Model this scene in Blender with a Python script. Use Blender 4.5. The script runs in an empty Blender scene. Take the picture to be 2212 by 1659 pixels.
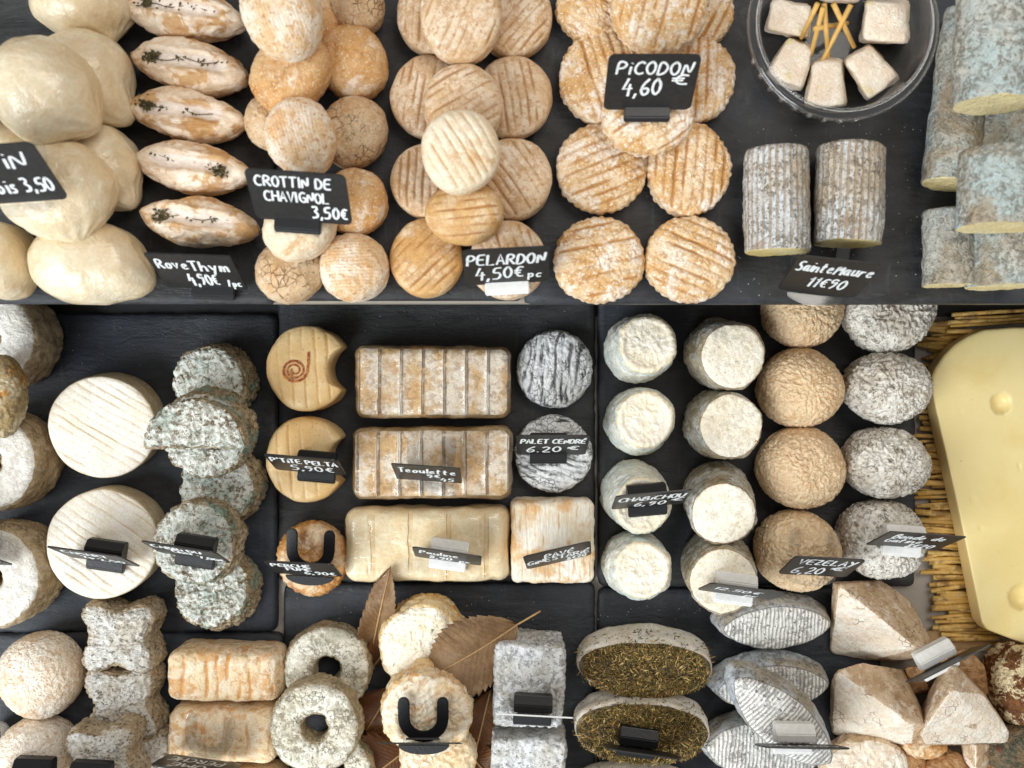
import bpy, bmesh, math, random
import numpy as np
from mathutils import Vector, Matrix, Quaternion

# ------------------------------------------------------------------ camera, light, exposure
CAM_H = 0.75            # camera height above the lower slates (m)
FPX = 2025.0            # focal length in pixels of a 2212 px wide picture
CX, CY = 1106.0, 829.5
Z_UP = 0.12             # top of the slates on the raised shelf
sc = bpy.context.scene
COL = sc.collection
cam = bpy.data.cameras.new('camera'); cam_o = bpy.data.objects.new('camera', cam); COL.objects.link(cam_o)
cam_o.location = (0, 0, CAM_H); cam_o.rotation_euler = (0, 0, 0)
cam.sensor_width = 36.0; cam.lens = 36.0 * FPX / 2212.0
cam.clip_start = 0.01; cam.clip_end = 50
cam.dof.use_dof = True; cam.dof.focus_distance = 0.705; cam.dof.aperture_fstop = 6.3
sc.camera = cam_o
world = bpy.data.worlds.new('World'); sc.world = world; world.use_nodes = True
bg = world.node_tree.nodes['Background']
bg.inputs[0].default_value = (1.0, 0.985, 0.965, 1); bg.inputs[1].default_value = 0.36
def area(name, loc, target, size, power, col):
    l = bpy.data.lights.new(name, 'AREA'); l.shape = 'RECTANGLE'; l.size = size[0]; l.size_y = size[1]
    l.energy = power; l.color = col
    o = bpy.data.objects.new(name, l); COL.objects.link(o); o.location = loc
    o.rotation_euler = (Vector(target) - Vector(loc)).to_track_quat('-Z', 'Y').to_euler()
    return o
area('shop_window_light', (-1.2, -1.1, 1.3), (0, 0, 0), (1.7, 1.3), 57, (0.9, 0.96, 1.0))
area('ceiling_light', (0.55, 0.75, 1.7), (0.05, 0, 0), (1.0, 0.8), 13, (1.0, 0.94, 0.85))
sc.view_settings.view_transform = 'Standard'; sc.view_settings.look = 'None'
sc.view_settings.exposure = 0.0; sc.view_settings.gamma = 1.0
sc.view_settings.use_curve_mapping = False
sc.cycles.max_bounces = 8; sc.cycles.transparent_max_bounces = 16
sc.cycles.caustics_reflective = False; sc.cycles.caustics_refractive = False

# ------------------------------------------------------------------ helpers
def mpp(z): return (CAM_H - z) / FPX
def P(px, py, z): return Vector(((px - CX) * mpp(z), -(py - CY) * mpp(z), z))
def S(r, g, b):
    f = lambda c: (c / 12.92 if c <= 0.04045 else ((c + 0.055) / 1.055) ** 2.4)
    return (f(r / 255), f(g / 255), f(b / 255), 1.0)
rng = random.Random(11)
_seed = [0]
def nseed(): _seed[0] += 1; return _seed[0]

def _hash(ix, iy, iz, s):
    h = (ix.astype(np.uint32) * np.uint32(374761393) + iy.astype(np.uint32) * np.uint32(668265263)
         + iz.astype(np.uint32) * np.uint32(2147483647) + np.uint32((s * 974634777) & 0xffffffff))
    h ^= h >> np.uint32(13); h *= np.uint32(1274126177); h ^= h >> np.uint32(16)
    h *= np.uint32(2246822519); h ^= h >> np.uint32(15)
    return h.astype(np.float64) / 2147483647.5 - 1.0
NROT = np.array(Quaternion((.3, .7, -.5, .45)).normalized().to_matrix())
def noise(p, freq, seed=0, octaves=1):
    out = 0.0; amp = 1.0; tot = 0.0
    for o in range(octaves):
        q = (p @ NROT) * freq + 37.7 + seed * 1.37; i = np.floor(q).astype(np.int64); f = q - i
        u = f * f * f * (f * (f * 6 - 15) + 10)
        ix, iy, iz = i[..., 0], i[..., 1], i[..., 2]
        r = 0
        for dx in (0, 1):
            wx = u[..., 0] if dx else 1 - u[..., 0]
            for dy in (0, 1):
                wy = u[..., 1] if dy else 1 - u[..., 1]
                for dz in (0, 1):
                    wz = u[..., 2] if dz else 1 - u[..., 2]
                    r = r + wx * wy * wz * _hash(ix + dx, iy + dy, iz + dz, seed + o * 17)
        out = out + amp * r; tot += amp; amp *= 0.5; freq = freq * 2.03
    return out / tot
def sstep(a, b, x):
    t = np.clip((x - a) / (b - a), 0, 1); return t * t * (3 - 2 * t)

def mesh_obj(name, verts, faces, mat=None, parent=None, matrix=None, attrs=None, smooth=True):
    me = bpy.data.meshes.new(name)
    me.from_pydata([tuple(v) for v in verts], [], faces)
    if smooth: me.polygons.foreach_set('use_smooth', [True] * len(me.polygons))
    if attrs:
        for k, a in attrs.items():
            at = me.attributes.new(k, 'FLOAT', 'POINT'); at.data.foreach_set('value', np.asarray(a, dtype=np.float32))
    me.update()
    o = bpy.data.objects.new(name, me); COL.objects.link(o)
    if mat: me.materials.append(mat)
    if matrix is not None: o.matrix_world = matrix
    if parent is not None: o.parent = parent
    return o
def bm_obj(name, bm, mat=None, parent=None, matrix=None, smooth=False):
    me = bpy.data.meshes.new(name); bm.to_mesh(me); bm.free()
    if smooth: me.polygons.foreach_set('use_smooth', [True] * len(me.polygons))
    o = bpy.data.objects.new(name, me); COL.objects.link(o)
    if mat: me.materials.append(mat)
    if matrix is not None: o.matrix_world = matrix
    if parent is not None: o.parent = parent
    return o
def tag(o, label, cat, group=None, kind=None):
    if label: o['label'] = label
    if cat: o['category'] = cat
    if group: o['group'] = group
    if kind: o['kind'] = kind
    return o

# ------------------------------------------------------------------ materials
class NT:
    def __init__(s, name):
        s.m = bpy.data.materials.new(name); s.m.use_nodes = True
        s.t = s.m.node_tree; s.t.nodes.clear()
        s.out = s.n('ShaderNodeOutputMaterial')
    def n(s, t, **kw):
        x = s.t.nodes.new(t)
        for k, v in kw.items(): setattr(x, k, v)
        return x
    def l(s, a, b): s.t.links.new(a, b)
    def setin(s, sock, v):
        if isinstance(v, bpy.types.NodeSocket): s.l(v, sock)
        else: sock.default_value = v
    def math(s, op, a, b=0.0, clamp=False):
        x = s.n('ShaderNodeMath', operation=op, use_clamp=clamp); s.setin(x.inputs[0], a); s.setin(x.inputs[1], b); return x.outputs[0]
    def mix(s, fac, a, b, typ='MIX'):
        x = s.n('ShaderNodeMix', data_type='RGBA', blend_type=typ)
        s.setin(x.inputs[0], fac); s.setin(x.inputs[6], a); s.setin(x.inputs[7], b); return x.outputs[2]
    def coords(s, stretch=(1, 1, 1)):
        tc = s.n('ShaderNodeTexCoord'); oi = s.n('ShaderNodeObjectInfo')
        r = s.math('MULTIPLY', oi.outputs['Random'], 9.0)
        c = s.n('ShaderNodeCombineXYZ'); s.l(r, c.inputs[0]); s.l(r, c.inputs[1])
        va = s.n('ShaderNodeVectorMath', operation='ADD'); s.l(tc.outputs['Object'], va.inputs[0]); s.l(c.outputs[0], va.inputs[1])
        if stretch != (1, 1, 1):
            vm = s.n('ShaderNodeVectorMath', operation='MULTIPLY'); s.l(va.outputs[0], vm.inputs[0]); vm.inputs[1].default_value = stretch
            return vm.outputs[0]
        return va.outputs[0]
    def noise(s, vec, scale, detail=3, rough=0.55, dist=0.0):
        x = s.n('ShaderNodeTexNoise'); s.l(vec, x.inputs['Vector']); x.inputs['Scale'].default_value = scale
        x.inputs['Detail'].default_value = detail; x.inputs['Roughness'].default_value = rough; x.inputs['Distortion'].default_value = dist
        return x.outputs['Fac']
    def rng(s, v, a, b, lo=0.0, hi=1.0):
        x = s.n('ShaderNodeMapRange', interpolation_type='SMOOTHSTEP'); s.setin(x.inputs[0], v)
        x.inputs[1].default_value = a; x.inputs[2].default_value = b; x.inputs[3].default_value = lo; x.inputs[4].default_value = hi
        return x.outputs[0]
    def attr(s, name):
        x = s.n('ShaderNodeAttribute', attribute_name=name); return x.outputs['Fac']
    def bump(s, h, dist, strength=1.0, prev=None):
        x = s.n('ShaderNodeBump'); s.setin(x.inputs['Height'], h); x.inputs['Distance'].default_value = dist
        x.inputs['Strength'].default_value = strength
        if prev is not None: s.l(prev, x.inputs['Normal'])
        return x.outputs['Normal']
    def bsdf(s, col, rough=0.6, normal=None, spec=0.4, sss=0.0, sss_r=(0.004, 0.0025, 0.0015), coat=0.0, metallic=0.0):
        b = s.n('ShaderNodeBsdfPrincipled'); s.setin(b.inputs['Base Color'], col); s.setin(b.inputs['Roughness'], rough)
        b.inputs['Specular IOR Level'].default_value = spec; b.inputs['Metallic'].default_value = metallic
        if sss: 
            b.inputs['Subsurface Weight'].default_value = sss; b.inputs['Subsurface Radius'].default_value = sss_r
            b.inputs['Subsurface Scale'].default_value = 1.0
        if coat: b.inputs['Coat Weight'].default_value = coat; b.inputs['Coat Roughness'].default_value = 0.15
        if normal is not None: s.l(normal, b.inputs['Normal'])
        s.l(b.outputs[0], s.out.inputs[0]); return s.m

def rind(name, a, b, patch=(70, .42, .6), c=None, cpatch=(110, .58, .68), top=None, valley=None, wr=(75, 30, .5), wbump=.0006,
         groove=None, gamt=.85, speck=None, rough=.62, sss=.0, fine=.00025, fscale=900, stretch=(1, 1, 1), spec=.3, d=None, dpatch=None,
         grain=.38, crack=None, ribs=None, topclean=.0, edge=None):
    """cheese rind: patches of a and b (and c, d), short curly wrinkles, optional cracks and ribs, grooves read from attribute g,
    another colour pair on faces with t = 1"""
    n = NT(name); v = n.coords(); vs = n.coords(stretch) if stretch != (1, 1, 1) else v
    p = n.rng(n.noise(v, patch[0], 5, .65), patch[1], patch[2])
    col = n.mix(p, a, b); keep = None
    if top:
        pt = n.rng(n.noise(v, patch[0] * 1.3, 5, .65), patch[1], patch[2])
        tcol = n.mix(pt, top[0], top[1])
        e = n.math('ADD', n.attr('t'), n.math('MULTIPLY', n.math('SUBTRACT', n.noise(v, 220, 3), .5), .5))
        tm = n.rng(e, .35, .6)
        if topclean: keep = n.math('SUBTRACT', 1.0, n.math('MULTIPLY', tm, topclean))
    K = lambda f: n.math('MULTIPLY', f, keep) if keep is not None else f
    if c: col = n.mix(K(n.math('MULTIPLY', n.rng(n.noise(v, cpatch[0], 6, .68, .4), cpatch[1], cpatch[2]), cpatch[3] if len(cpatch) > 3 else 1.0)), col, c)
    if top:
        col = n.mix(tm, col, tcol)
        if edge:      # coloured line where the top meets the side
            col = n.mix(n.math('MULTIPLY', n.math('MULTIPLY', n.rng(e, .05, .35), n.rng(e, .85, .45)), edge[1]), col, edge[0])
        if c and not topclean: col = n.mix(n.math('MULTIPLY', n.rng(n.noise(v, cpatch[0], 6, .68, .4), cpatch[1], cpatch[2]), .5 * (cpatch[3] if len(cpatch) > 3 else 1.0)), col, c)
    if d: col = n.mix(n.math('MULTIPLY', n.rng(n.noise(v, dpatch[0], 5, .6, .3), dpatch[1], dpatch[2]), dpatch[3] if len(dpatch) > 3 else 1.0), col, d)
    w1 = n.math('SINE', n.math('MULTIPLY', n.noise(vs, wr[0] * 2.3, 3, .55, .35), wr[1] / 2.1))
    w2 = n.noise(vs, wr[0] * 6.0, 3, .6, .8)
    w = n.math('ADD', n.math('MULTIPLY', n.math('ADD', n.math('MULTIPLY', w1, .5), .5), .55), n.math('MULTIPLY', w2, .45))
    f2 = n.noise(vs, fscale, 3, .6)
    if valley:
        k = n.rng(w, .43, .22); k = n.math('MULTIPLY', k, n.rng(n.noise(v, 90, 3), .36, .6, .15, 1.0))
        col = n.mix(K(n.math('MULTIPLY', k, wr[2])), col, valley)
    if speck:
        sp = n.rng(n.noise(v, speck[1], 2, .5), speck[2] - .04, speck[2] + .03); col = n.mix(K(n.math('MULTIPLY', sp, .8)), col, speck[0])
    nn = n.bump(w, wbump) if wbump else None
    if crack:         # (colour, scale, coverage): fine branching cracks
        nz = n.n('ShaderNodeTexNoise'); n.l(v, nz.inputs['Vector']); nz.inputs['Scale'].default_value = crack[1] * .9
        vm = n.n('ShaderNodeVectorMath', operation='MULTIPLY_ADD'); n.l(nz.outputs['Color'], vm.inputs[0]); vm.inputs[1].default_value = (.6 / crack[1],) * 3; n.l(v, vm.inputs[2])
        vo = n.n('ShaderNodeTexVoronoi', feature='DISTANCE_TO_EDGE'); n.l(vm.outputs[0], vo.inputs['Vector']); vo.inputs['Scale'].default_value = crack[1]
        ck = n.math('MULTIPLY', n.rng(vo.outputs['Distance'], .055, .008), n.rng(n.noise(v, crack[1] * .3, 3), crack[2], crack[2] + .12))
        col = n.mix(n.math('MULTIPLY', ck, .85), col, crack[0])
        nn = n.bump(n.math('SUBTRACT', 1.0, ck), .0007, 1.0, nn)
    if ribs:          # (axis index, pitch in metres, colour, amount, depth)
        sx = n.n('ShaderNodeSeparateXYZ'); tc = n.n('ShaderNodeTexCoord'); n.l(tc.outputs['Object'], sx.inputs[0])
        if ribs[0] == 3: q = n.math('MULTIPLY', n.math('ARCTAN2', sx.outputs[1], sx.outputs[0]), .022)
        else: q = sx.outputs[ribs[0]]
        q = n.math('ADD', q, n.math('MULTIPLY', n.math('SUBTRACT', n.noise(v, 70, 3), .5), ribs[1] * (.45 if ribs[0] == 3 else (ribs[7] if len(ribs) > 7 else 1.3))))
        if len(ribs) > 6: q = n.math('ADD', q, ribs[1] * ribs[6])
        rb = n.math('ADD', n.math('MULTIPLY', n.math('SINE', n.math('MULTIPLY', q, 2 * math.pi / ribs[1])), .5), .5)
        msk = n.attr('t') if ribs[0] != 3 else n.math('SUBTRACT', 1.0, n.attr('t'))
        msk = n.math('MULTIPLY', msk, n.rng(n.noise(v, 60, 3), .3, .5, .3, 1.0))
        th_ = ribs[5] if len(ribs) > 5 else .42
        rv = n.math('MULTIPLY', n.rng(rb, th_, th_ * .24), msk)
        col = n.mix(n.math('MULTIPLY', rv, ribs[3]), col, ribs[2]); nn = n.bump(n.math('SUBTRACT', 1.0, rv), ribs[4], 1.0, nn)
    if groove:
        gg = n.rng(n.math('ADD', n.attr('g'), n.math('MULTIPLY', n.math('SUBTRACT', n.noise(v, 160, 3), .5), .7)), .12, .75)
        col = n.mix(n.math('MULTIPLY', gg, gamt), col, groove)
    col = n.mix(grain, col, n.mix(n.rng(f2, .25, .75), (.6, .58, .55, 1), (1.25, 1.25, 1.25, 1)), 'MULTIPLY')
    nn = n.bump(f2, fine, 1.0, nn)
    return n.bsdf(col, rough, nn, spec=spec, sss=sss)

def plain(name, col, rough=.5, spec=.4, bumpd=0, bs=300, var=.0, metallic=0, sss=0):
    n = NT(name); v = n.coords(); f = n.noise(v, bs, 4, .6)
    c = n.mix(n.rng(f, .3, .7), [x * (1 - var) for x in col[:3]] + [1], [min(1, x * (1 + var)) for x in col[:3]] + [1]) if var else col
    return n.bsdf(c, rough, n.bump(f, bumpd) if bumpd else None, spec, sss, metallic=metallic)

def film(name, tint=(1, 1, 1, 1), bumpd=.0006, bs=60, base=.03, rough=.08, stretch=(1, 1, 1)):
    """thin clear plastic: see-through with Fresnel gloss"""
    n = NT(name); v = n.coords(stretch)
    nn = n.bump(n.noise(v, bs, 3, .6, 1.2), bumpd) if bumpd else None
    tr = n.n('ShaderNodeBsdfTransparent'); tr.inputs[0].default_value = tint
    gl = n.n('ShaderNodeBsdfGlossy'); gl.inputs['Roughness'].default_value = rough
    fr = n.n('ShaderNodeLayerWeight'); fr.inputs[0].default_value = .5
    if nn is not None: n.l(nn, gl.inputs['Normal']); n.l(nn, fr.inputs['Normal'])
    mx = n.n('ShaderNodeMixShader'); n.l(n.math('ADD', n.math('MULTIPLY', n.math('POWER', fr.outputs['Facing'], 3.5), .55), base, True), mx.inputs[0])
    n.l(tr.outputs[0], mx.inputs[1]); n.l(gl.outputs[0], mx.inputs[2]); n.l(mx.outputs[0], n.out.inputs[0])
    return n.m

def slate_mat(name, base, warm=0.0):
    n = NT(name); v = n.coords(); vs = n.coords((1, 3.2, 1))
    f = n.noise(vs, 28, 8, .7, .3); g = n.noise(v, 9, 3); sp = n.noise(v, 700, 2, .5)
    col = n.mix(n.rng(f, .3, .72), [x * .55 for x in base] + [1], [x * 1.8 for x in base] + [1])
    col = n.mix(n.rng(g, .45, .7), col, (base[0] * 1.15, base[1] * 1.35, base[2] * 1.7, 1))
    col = n.mix(n.math('MULTIPLY', n.rng(sp, .70, .78), .5), col, (.16, .16, .16, 1))
    sm = n.math('MULTIPLY', n.rng(n.noise(v, 22, 6, .7, .6), .52, .72), n.rng(n.noise(v, 260, 4, .7), .35, .7))
    col = n.mix(n.math('MULTIPLY', sm, .5), col, (.10, .10, .10, 1))            # dried smears and rind dust
    streak = n.noise(n.coords((1, .12, 1)), 240, 3, .6); st2 = n.noise(n.coords((.12, 1, 1)), 300, 3, .6)
    col = n.mix(n.math('MULTIPLY', n.rng(streak, .6, .75), .35), col, (.09, .09, .095, 1))
    col = n.mix(n.math('MULTIPLY', n.rng(st2, .64, .76), .3), col, (.11, .11, .11, 1))
    nn = n.bump(f, .0016); nn = n.bump(n.noise(v, 420, 4, .7), .0003, 1, nn)
    return n.bsdf(col, n.rng(f, .3, .7, .40, .62), nn, spec=.45)

M = {}
W = lambda *k: S(*k)
M['cream'] = rind('cream_skin', W(234, 221, 193), W(226, 204, 166), (24, .4, .62), c=W(222, 194, 154), cpatch=(30, .52, .7, .7), d=W(206, 210, 186), dpatch=(16, .58, .7, .35), wr=(60, 16, .3), valley=W(210, 184, 142), wbump=.0007, rough=.26, sss=.25, fine=.00018, fscale=500, spec=.8, grain=.16)
M['thyme'] = rind('thyme_cheese_rind', W(240, 224, 204), W(232, 208, 180), (60, .4, .6), c=W(196, 150, 92), cpatch=(52, .50, .58, .85), valley=W(178, 128, 70), wr=(40, 26, .75), wbump=.0006, stretch=(.4, 1.3, 1), rough=.6, groove=W(240, 226, 214), gamt=.95, fine=.0002)
M['crottin'] = rind('golden_wrinkled_rind', W(208, 158, 100), W(216, 176, 126), (40, .4, .62), c=W(238, 222, 202), cpatch=(50, .53, .64, .8), valley=W(172, 118, 66), wr=(80, 26, .55), wbump=.0004, speck=(W(236, 222, 200), 800, .64), rough=.56, d=W(196, 134, 62), dpatch=(34, .56, .68, .65))
M['crottin_white'] = rind('floury_golden_rind', W(240, 228, 210), W(226, 194, 152), (45, .42, .62), c=W(218, 164, 100), cpatch=(42, .53, .66, .7), valley=W(200, 150, 98), wr=(100, 26, .45), wbump=.0004, speck=(W(190, 140, 88), 420, .64), ribs=(1, .0021, W(206, 150, 90), .3, .00012))
M['crottin_crack'] = rind('cracked_grey_gold_rind', W(212, 182, 144), W(220, 198, 168), (50, .4, .62), c=W(208, 158, 100), cpatch=(40, .55, .68, .7), valley=W(176, 130, 84), wr=(100, 22, .5), wbump=.0004, speck=(W(150, 132, 110), 480, .65), crack=(W(140, 94, 50), 170, .48))
M['pelardon'] = rind('beige_grooved_rind', W(231, 208, 180), W(216, 184, 146), (50, .4, .62), c=W(200, 156, 102), cpatch=(36, .55, .68, .65), valley=W(186, 142, 96), wr=(90, 24, .6), wbump=.00035, groove=W(164, 116, 68), gamt=.8, rough=.55, speck=(W(188, 146, 100), 420, .65), d=W(240, 226, 206), dpatch=(44, .55, .65, .7))
M['pelardon_gold'] = rind('golden_grooved_rind', W(210, 166, 108), W(226, 196, 154), (45, .42, .62), c=W(194, 144, 82), cpatch=(36, .54, .66, .6), valley=W(176, 124, 70), wr=(90, 24, .5), wbump=.00035, groove=W(166, 112, 56), rough=.5, d=W(238, 222, 196), dpatch=(40, .57, .66, .7))
M['pelardon_pale'] = rind('pale_grooved_rind', W(240, 226, 202), W(232, 212, 180), (55, .4, .62), c=W(204, 156, 94), cpatch=(38, .56, .68, .7), valley=W(200, 156, 104), wr=(80, 24, .3), wbump=.0003, groove=W(190, 138, 80), rough=.58)
M['picodon'] = rind('amber_ridged_rind', W(232, 204, 166), W(214, 170, 112), (60, .4, .6), c=W(244, 234, 220), cpatch=(46, .49, .6, .92), valley=W(186, 132, 74), wr=(100, 26, .7), wbump=.0005, groove=W(180, 124, 60), gamt=.85, rough=.52, d=W(202, 146, 76), dpatch=(46, .58, .68, .5), speck=(W(244, 234, 220), 600, .62))
M['log_ash'] = rind('grey_ash_log_rind', W(214, 216, 216), W(198, 186, 168), (26, .42, .6), valley=W(92, 86, 78), wr=(150, 24, .85), wbump=.0006, top=(W(232, 216, 160), W(222, 198, 130)), c=W(150, 124, 92), cpatch=(30, .58, .68, .7), speck=(W(100, 94, 86), 700, .62), ribs=(3, .0046, W(158, 134, 106), .7, .0005), topclean=.9)
M['log_blue'] = rind('pale_blue_mould_log_rind', W(178, 191, 189), W(194, 191, 180), (16, .42, .6), valley=W(112, 108, 98), wr=(110, 24, .8), wbump=.0011, top=(W(238, 222, 172), W(230, 208, 148)), c=W(164, 144, 116), cpatch=(14, .49, .6, .85), speck=(W(118, 112, 100), 420, .63), topclean=.95)
M['ring'] = rind('grey_brown_tall_rind', W(204, 184, 150), W(176, 152, 116), (34, .4, .6), valley=W(128, 106, 76), wr=(60, 24, .75), wbump=.0011, top=(W(240, 237, 230), W(230, 225, 214)), c=W(200, 158, 92), cpatch=(40, .6, .7, .6), speck=(W(188, 176, 160), 460, .60), topclean=.6)
M['mould_brown'] = rind('mouldy_brown_rind', W(196, 184, 154), W(164, 140, 98), (40, .4, .6), c=W(186, 130, 52), cpatch=(45, .55, .64, .9), valley=W(96, 84, 62), wr=(60, 24, .7), wbump=.0012)
M['white_grooved'] = rind('white_grooved_rind', W(214, 198, 168), W(194, 172, 138), (30, .4, .62), top=(W(247, 242, 232), W(241, 232, 214)), c=W(226, 202, 160), cpatch=(50, .6, .7, .4), wr=(50, 16, .25), wbump=.0004, valley=W(206, 182, 146), groove=W(216, 192, 156), gamt=.8, rough=.6, fine=.0002, topclean=.5, speck=(W(228, 212, 186), 260, .6))
M['blue_rind'] = rind('blue_green_mould_rind', W(190, 174, 146), W(168, 152, 124), (50, .4, .6), top=(W(234, 234, 226), W(212, 216, 206)), valley=W(110, 90, 62), wr=(110, 26, .95), wbump=.0014, c=W(120, 156, 148), cpatch=(42, .51, .62, .65), d=W(88, 98, 80), dpatch=(110, .6, .68, .6), speck=(W(120, 92, 60), 400, .64))
M['crescent'] = rind('yellow_waxy_rind', W(232, 192, 130), W(238, 208, 154), (26, .4, .62), c=W(242, 222, 186), cpatch=(40, .56, .7, .6), wr=(40, 14, .2), wbump=.0003, valley=W(202, 150, 86), groove=W(200, 152, 88), gamt=.75, rough=.36, sss=.15, fine=.0001, spec=.5, speck=(W(180, 120, 62), 480, .70), grain=.2)
M['brick_mottled'] = rind('mottled_brick_rind', W(146, 120, 84), W(190, 166, 128), (34, .42, .58), top=(W(222, 184, 132), W(240, 227, 208)), c=W(206, 154, 94), cpatch=(46, .53, .62, .7), d=W(70, 62, 50), dpatch=(60, .62, .7, .6), valley=W(150, 112, 72), wr=(90, 24, .5), wbump=.0004, groove=W(240, 231, 216), gamt=.9, rough=.36, spec=.5, ribs=(0, .0166, W(112, 86, 58), .75, .0010, .07, .17, .12))
M['palet'] = rind('black_ash_white_rind', W(238, 239, 239), W(222, 223, 224), (60, .4, .6), valley=W(44, 44, 47), wr=(60, 26, .85), wbump=.0007, groove=W(32, 32, 35), gamt=.8, c=W(176, 176, 178), cpatch=(40, .58, .68, .5), stretch=(2.0, .45, 1), crack=(W(34, 34, 36), 240, .46))
M['smoked'] = rind('smoked_brown_rind', W(210, 154, 90), W(236, 212, 176), (36, .42, .6), c=W(164, 94, 42), cpatch=(34, .52, .66, .85), valley=W(164, 108, 58), wr=(80, 26, .6), wbump=.0007, rough=.36, spec=.6)
M['butter'] = rind('butter_yellow_rind', W(244, 228, 192), W(240, 217, 174), (30, .4, .62), c=W(248, 238, 214), cpatch=(36, .54, .68, .6), wr=(40, 16, .4), wbump=.0007, valley=W(224, 188, 134), groove=W(222, 188, 134), gamt=.7, rough=.42, sss=.12, fine=.0002, fscale=500, spec=.4, grain=.2, ribs=(0, .029, W(214, 174, 116), .5, .0008, .05, .17, .1))
M['pave'] = rind('streaked_orange_white_rind', W(240, 224, 196), W(247, 240, 226), (36, .4, .6), c=W(222, 170, 102), cpatch=(40, .46, .62, .8), valley=W(208, 154, 90), wr=(50, 30, .75), stretch=(2.2, .2, 1), wbump=.0005, rough=.5)
M['goat_white'] = rind('bluish_white_goat_rind', W(238, 237, 226), W(208, 216, 212), (30, .42, .6), top=(W(248, 236, 212), W(250, 243, 228)), valley=W(196, 186, 156), wr=(85, 24, .6), wbump=.0006, c=W(170, 184, 182), cpatch=(26, .55, .66, .6), d=W(206, 176, 120), dpatch=(60, .64, .72, .35), rough=.55, sss=.1, edge=(W(240, 216, 156), .8), topclean=.7)
M['goat_spot'] = rind('speckled_goat_rind', W(204, 204, 198), W(180, 166, 140), (30, .42, .6), top=(W(249, 242, 226), W(245, 234, 210)), valley=W(126, 112, 84), wr=(85, 24, .7), wbump=.0006, c=W(146, 156, 156), cpatch=(26, .55, .66, .6), d=W(150, 108, 62), dpatch=(110, .67, .71, .8), speck=(W(120, 106, 82), 380, .67), rough=.55, edge=(W(140, 98, 52), .8), topclean=.6)
M['apricot'] = rind('apricot_wrinkled_rind', W(232, 203, 165), W(236, 208, 168), (30, .4, .62), c=W(222, 178, 124), cpatch=(26, .55, .68, .5), valley=W(202, 156, 108), wr=(112, 26, .65), wbump=.0011, rough=.5)
M['apricot_mould'] = rind('apricot_rind_with_green_mould', W(232, 203, 165), W(238, 212, 174), (30, .4, .62), c=W(98, 122, 112), cpatch=(50, .635, .67, .9), valley=W(202, 156, 108), wr=(112, 26, .6), wbump=.0011, rough=.5)
M['grey_wrinkle'] = rind('grey_wrinkled_rind', W(228, 223, 213), W(208, 198, 182), (30, .42, .6), c=W(238, 234, 224), cpatch=(36, .48, .62, .85), valley=W(112, 98, 80), wr=(105, 28, .85), wbump=.0014, speck=(W(120, 104, 84), 420, .65), rough=.6)
M['grey_butterfly'] = rind('grey_brown_wrinkled_rind', W(182, 160, 130), W(194, 180, 156), (40, .4, .6), top=(W(226, 224, 218), W(206, 198, 184)), valley=W(98, 86, 70), wr=(100, 30, .9), wbump=.0012, stretch=(.7, 1.5, 1), speck=(W(104, 92, 76), 460, .64))
M['pinkish'] = rind('pale_rose_rind', W(247, 237, 222), W(239, 219, 194), (34, .42, .6), c=W(226, 178, 122), cpatch=(30, .57, .68, .55), valley=W(212, 172, 130), wr=(120, 28, .85), wbump=.0010, rough=.6)
M['brick_peach'] = rind('peach_ridged_rind', W(238, 212, 172), W(242, 226, 200), (40, .42, .6), c=W(222, 166, 98), cpatch=(40, .52, .62, .75), valley=W(196, 142, 86), wr=(85, 26, .7), wbump=.0007, groove=W(210, 150, 80), gamt=.85)
M['donut'] = rind('grey_cracked_ring_rind', W(204, 188, 160), W(186, 166, 134), (40, .42, .6), top=(W(238, 234, 220), W(222, 214, 194)), valley=W(128, 118, 94), wr=(100, 24, .7), wbump=.0007, c=W(116, 122, 102), cpatch=(26, .55, .66, .75), speck=(W(120, 112, 92), 420, .66), crack=(W(140, 130, 104), 260, .5))
M['banon'] = rind('rippled_cream_gold_rind', W(236, 204, 154), W(242, 226, 198), (36, .42, .6), top=(W(246, 236, 216), W(238, 216, 178)), c=W(214, 156, 78), cpatch=(36, .53, .64, .8), valley=W(200, 146, 82), wr=(75, 26, .7), wbump=.0008, rough=.46)
M['banon_blue'] = rind('cream_rind_with_blue_flecks', W(230, 192, 132), W(238, 214, 172), (36, .42, .6), top=(W(248, 240, 222), W(240, 228, 200)), c=W(214, 152, 66), cpatch=(40, .58, .66, .8), valley=W(206, 160, 100), wr=(75, 30, .4), wbump=.0009, d=W(110, 122, 122), dpatch=(140, .68, .71, .9), rough=.48)
M['ash_block'] = rind('white_grey_ash_rind', W(222, 224, 226), W(204, 202, 196), (40, .4, .6), valley=W(118, 116, 112), wr=(90, 24, .75), wbump=.0008, c=W(176, 166, 148), cpatch=(30, .57, .68, .55), speck=(W(96, 96, 96), 420, .67))
M['ash_rib'] = rind('blue_grey_ribbed_rind', W(196, 202, 208), W(170, 160, 142), (30, .42, .62), top=(W(243, 242, 238), W(232, 230, 226)), valley=W(84, 84, 84), wr=(100, 24, .6), wbump=.0005, speck=(W(70, 70, 72), 420, .66), ribs=(0, .0030, W(150, 142, 126), .7, .0007), edge=(W(60, 60, 60), .6))
M['herb_side'] = rind('white_oval_rind', W(243, 240, 232), W(230, 221, 206), (40, .42, .6), wr=(60, 20, .4), valley=W(204, 184, 158), wbump=.0005, top=(W(66, 54, 30), W(96, 78, 44)))
M['tomme'] = rind('tan_pitted_rind', W(198, 170, 136), W(220, 197, 168), (50, .4, .6), top=(W(246, 237, 222), W(238, 222, 200)), c=W(238, 224, 206), cpatch=(90, .52, .6, .85), valley=W(170, 126, 88), wr=(100, 26, .6), wbump=.0007, crack=(W(176, 138, 102), 170, .54), topclean=.6)
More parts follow.
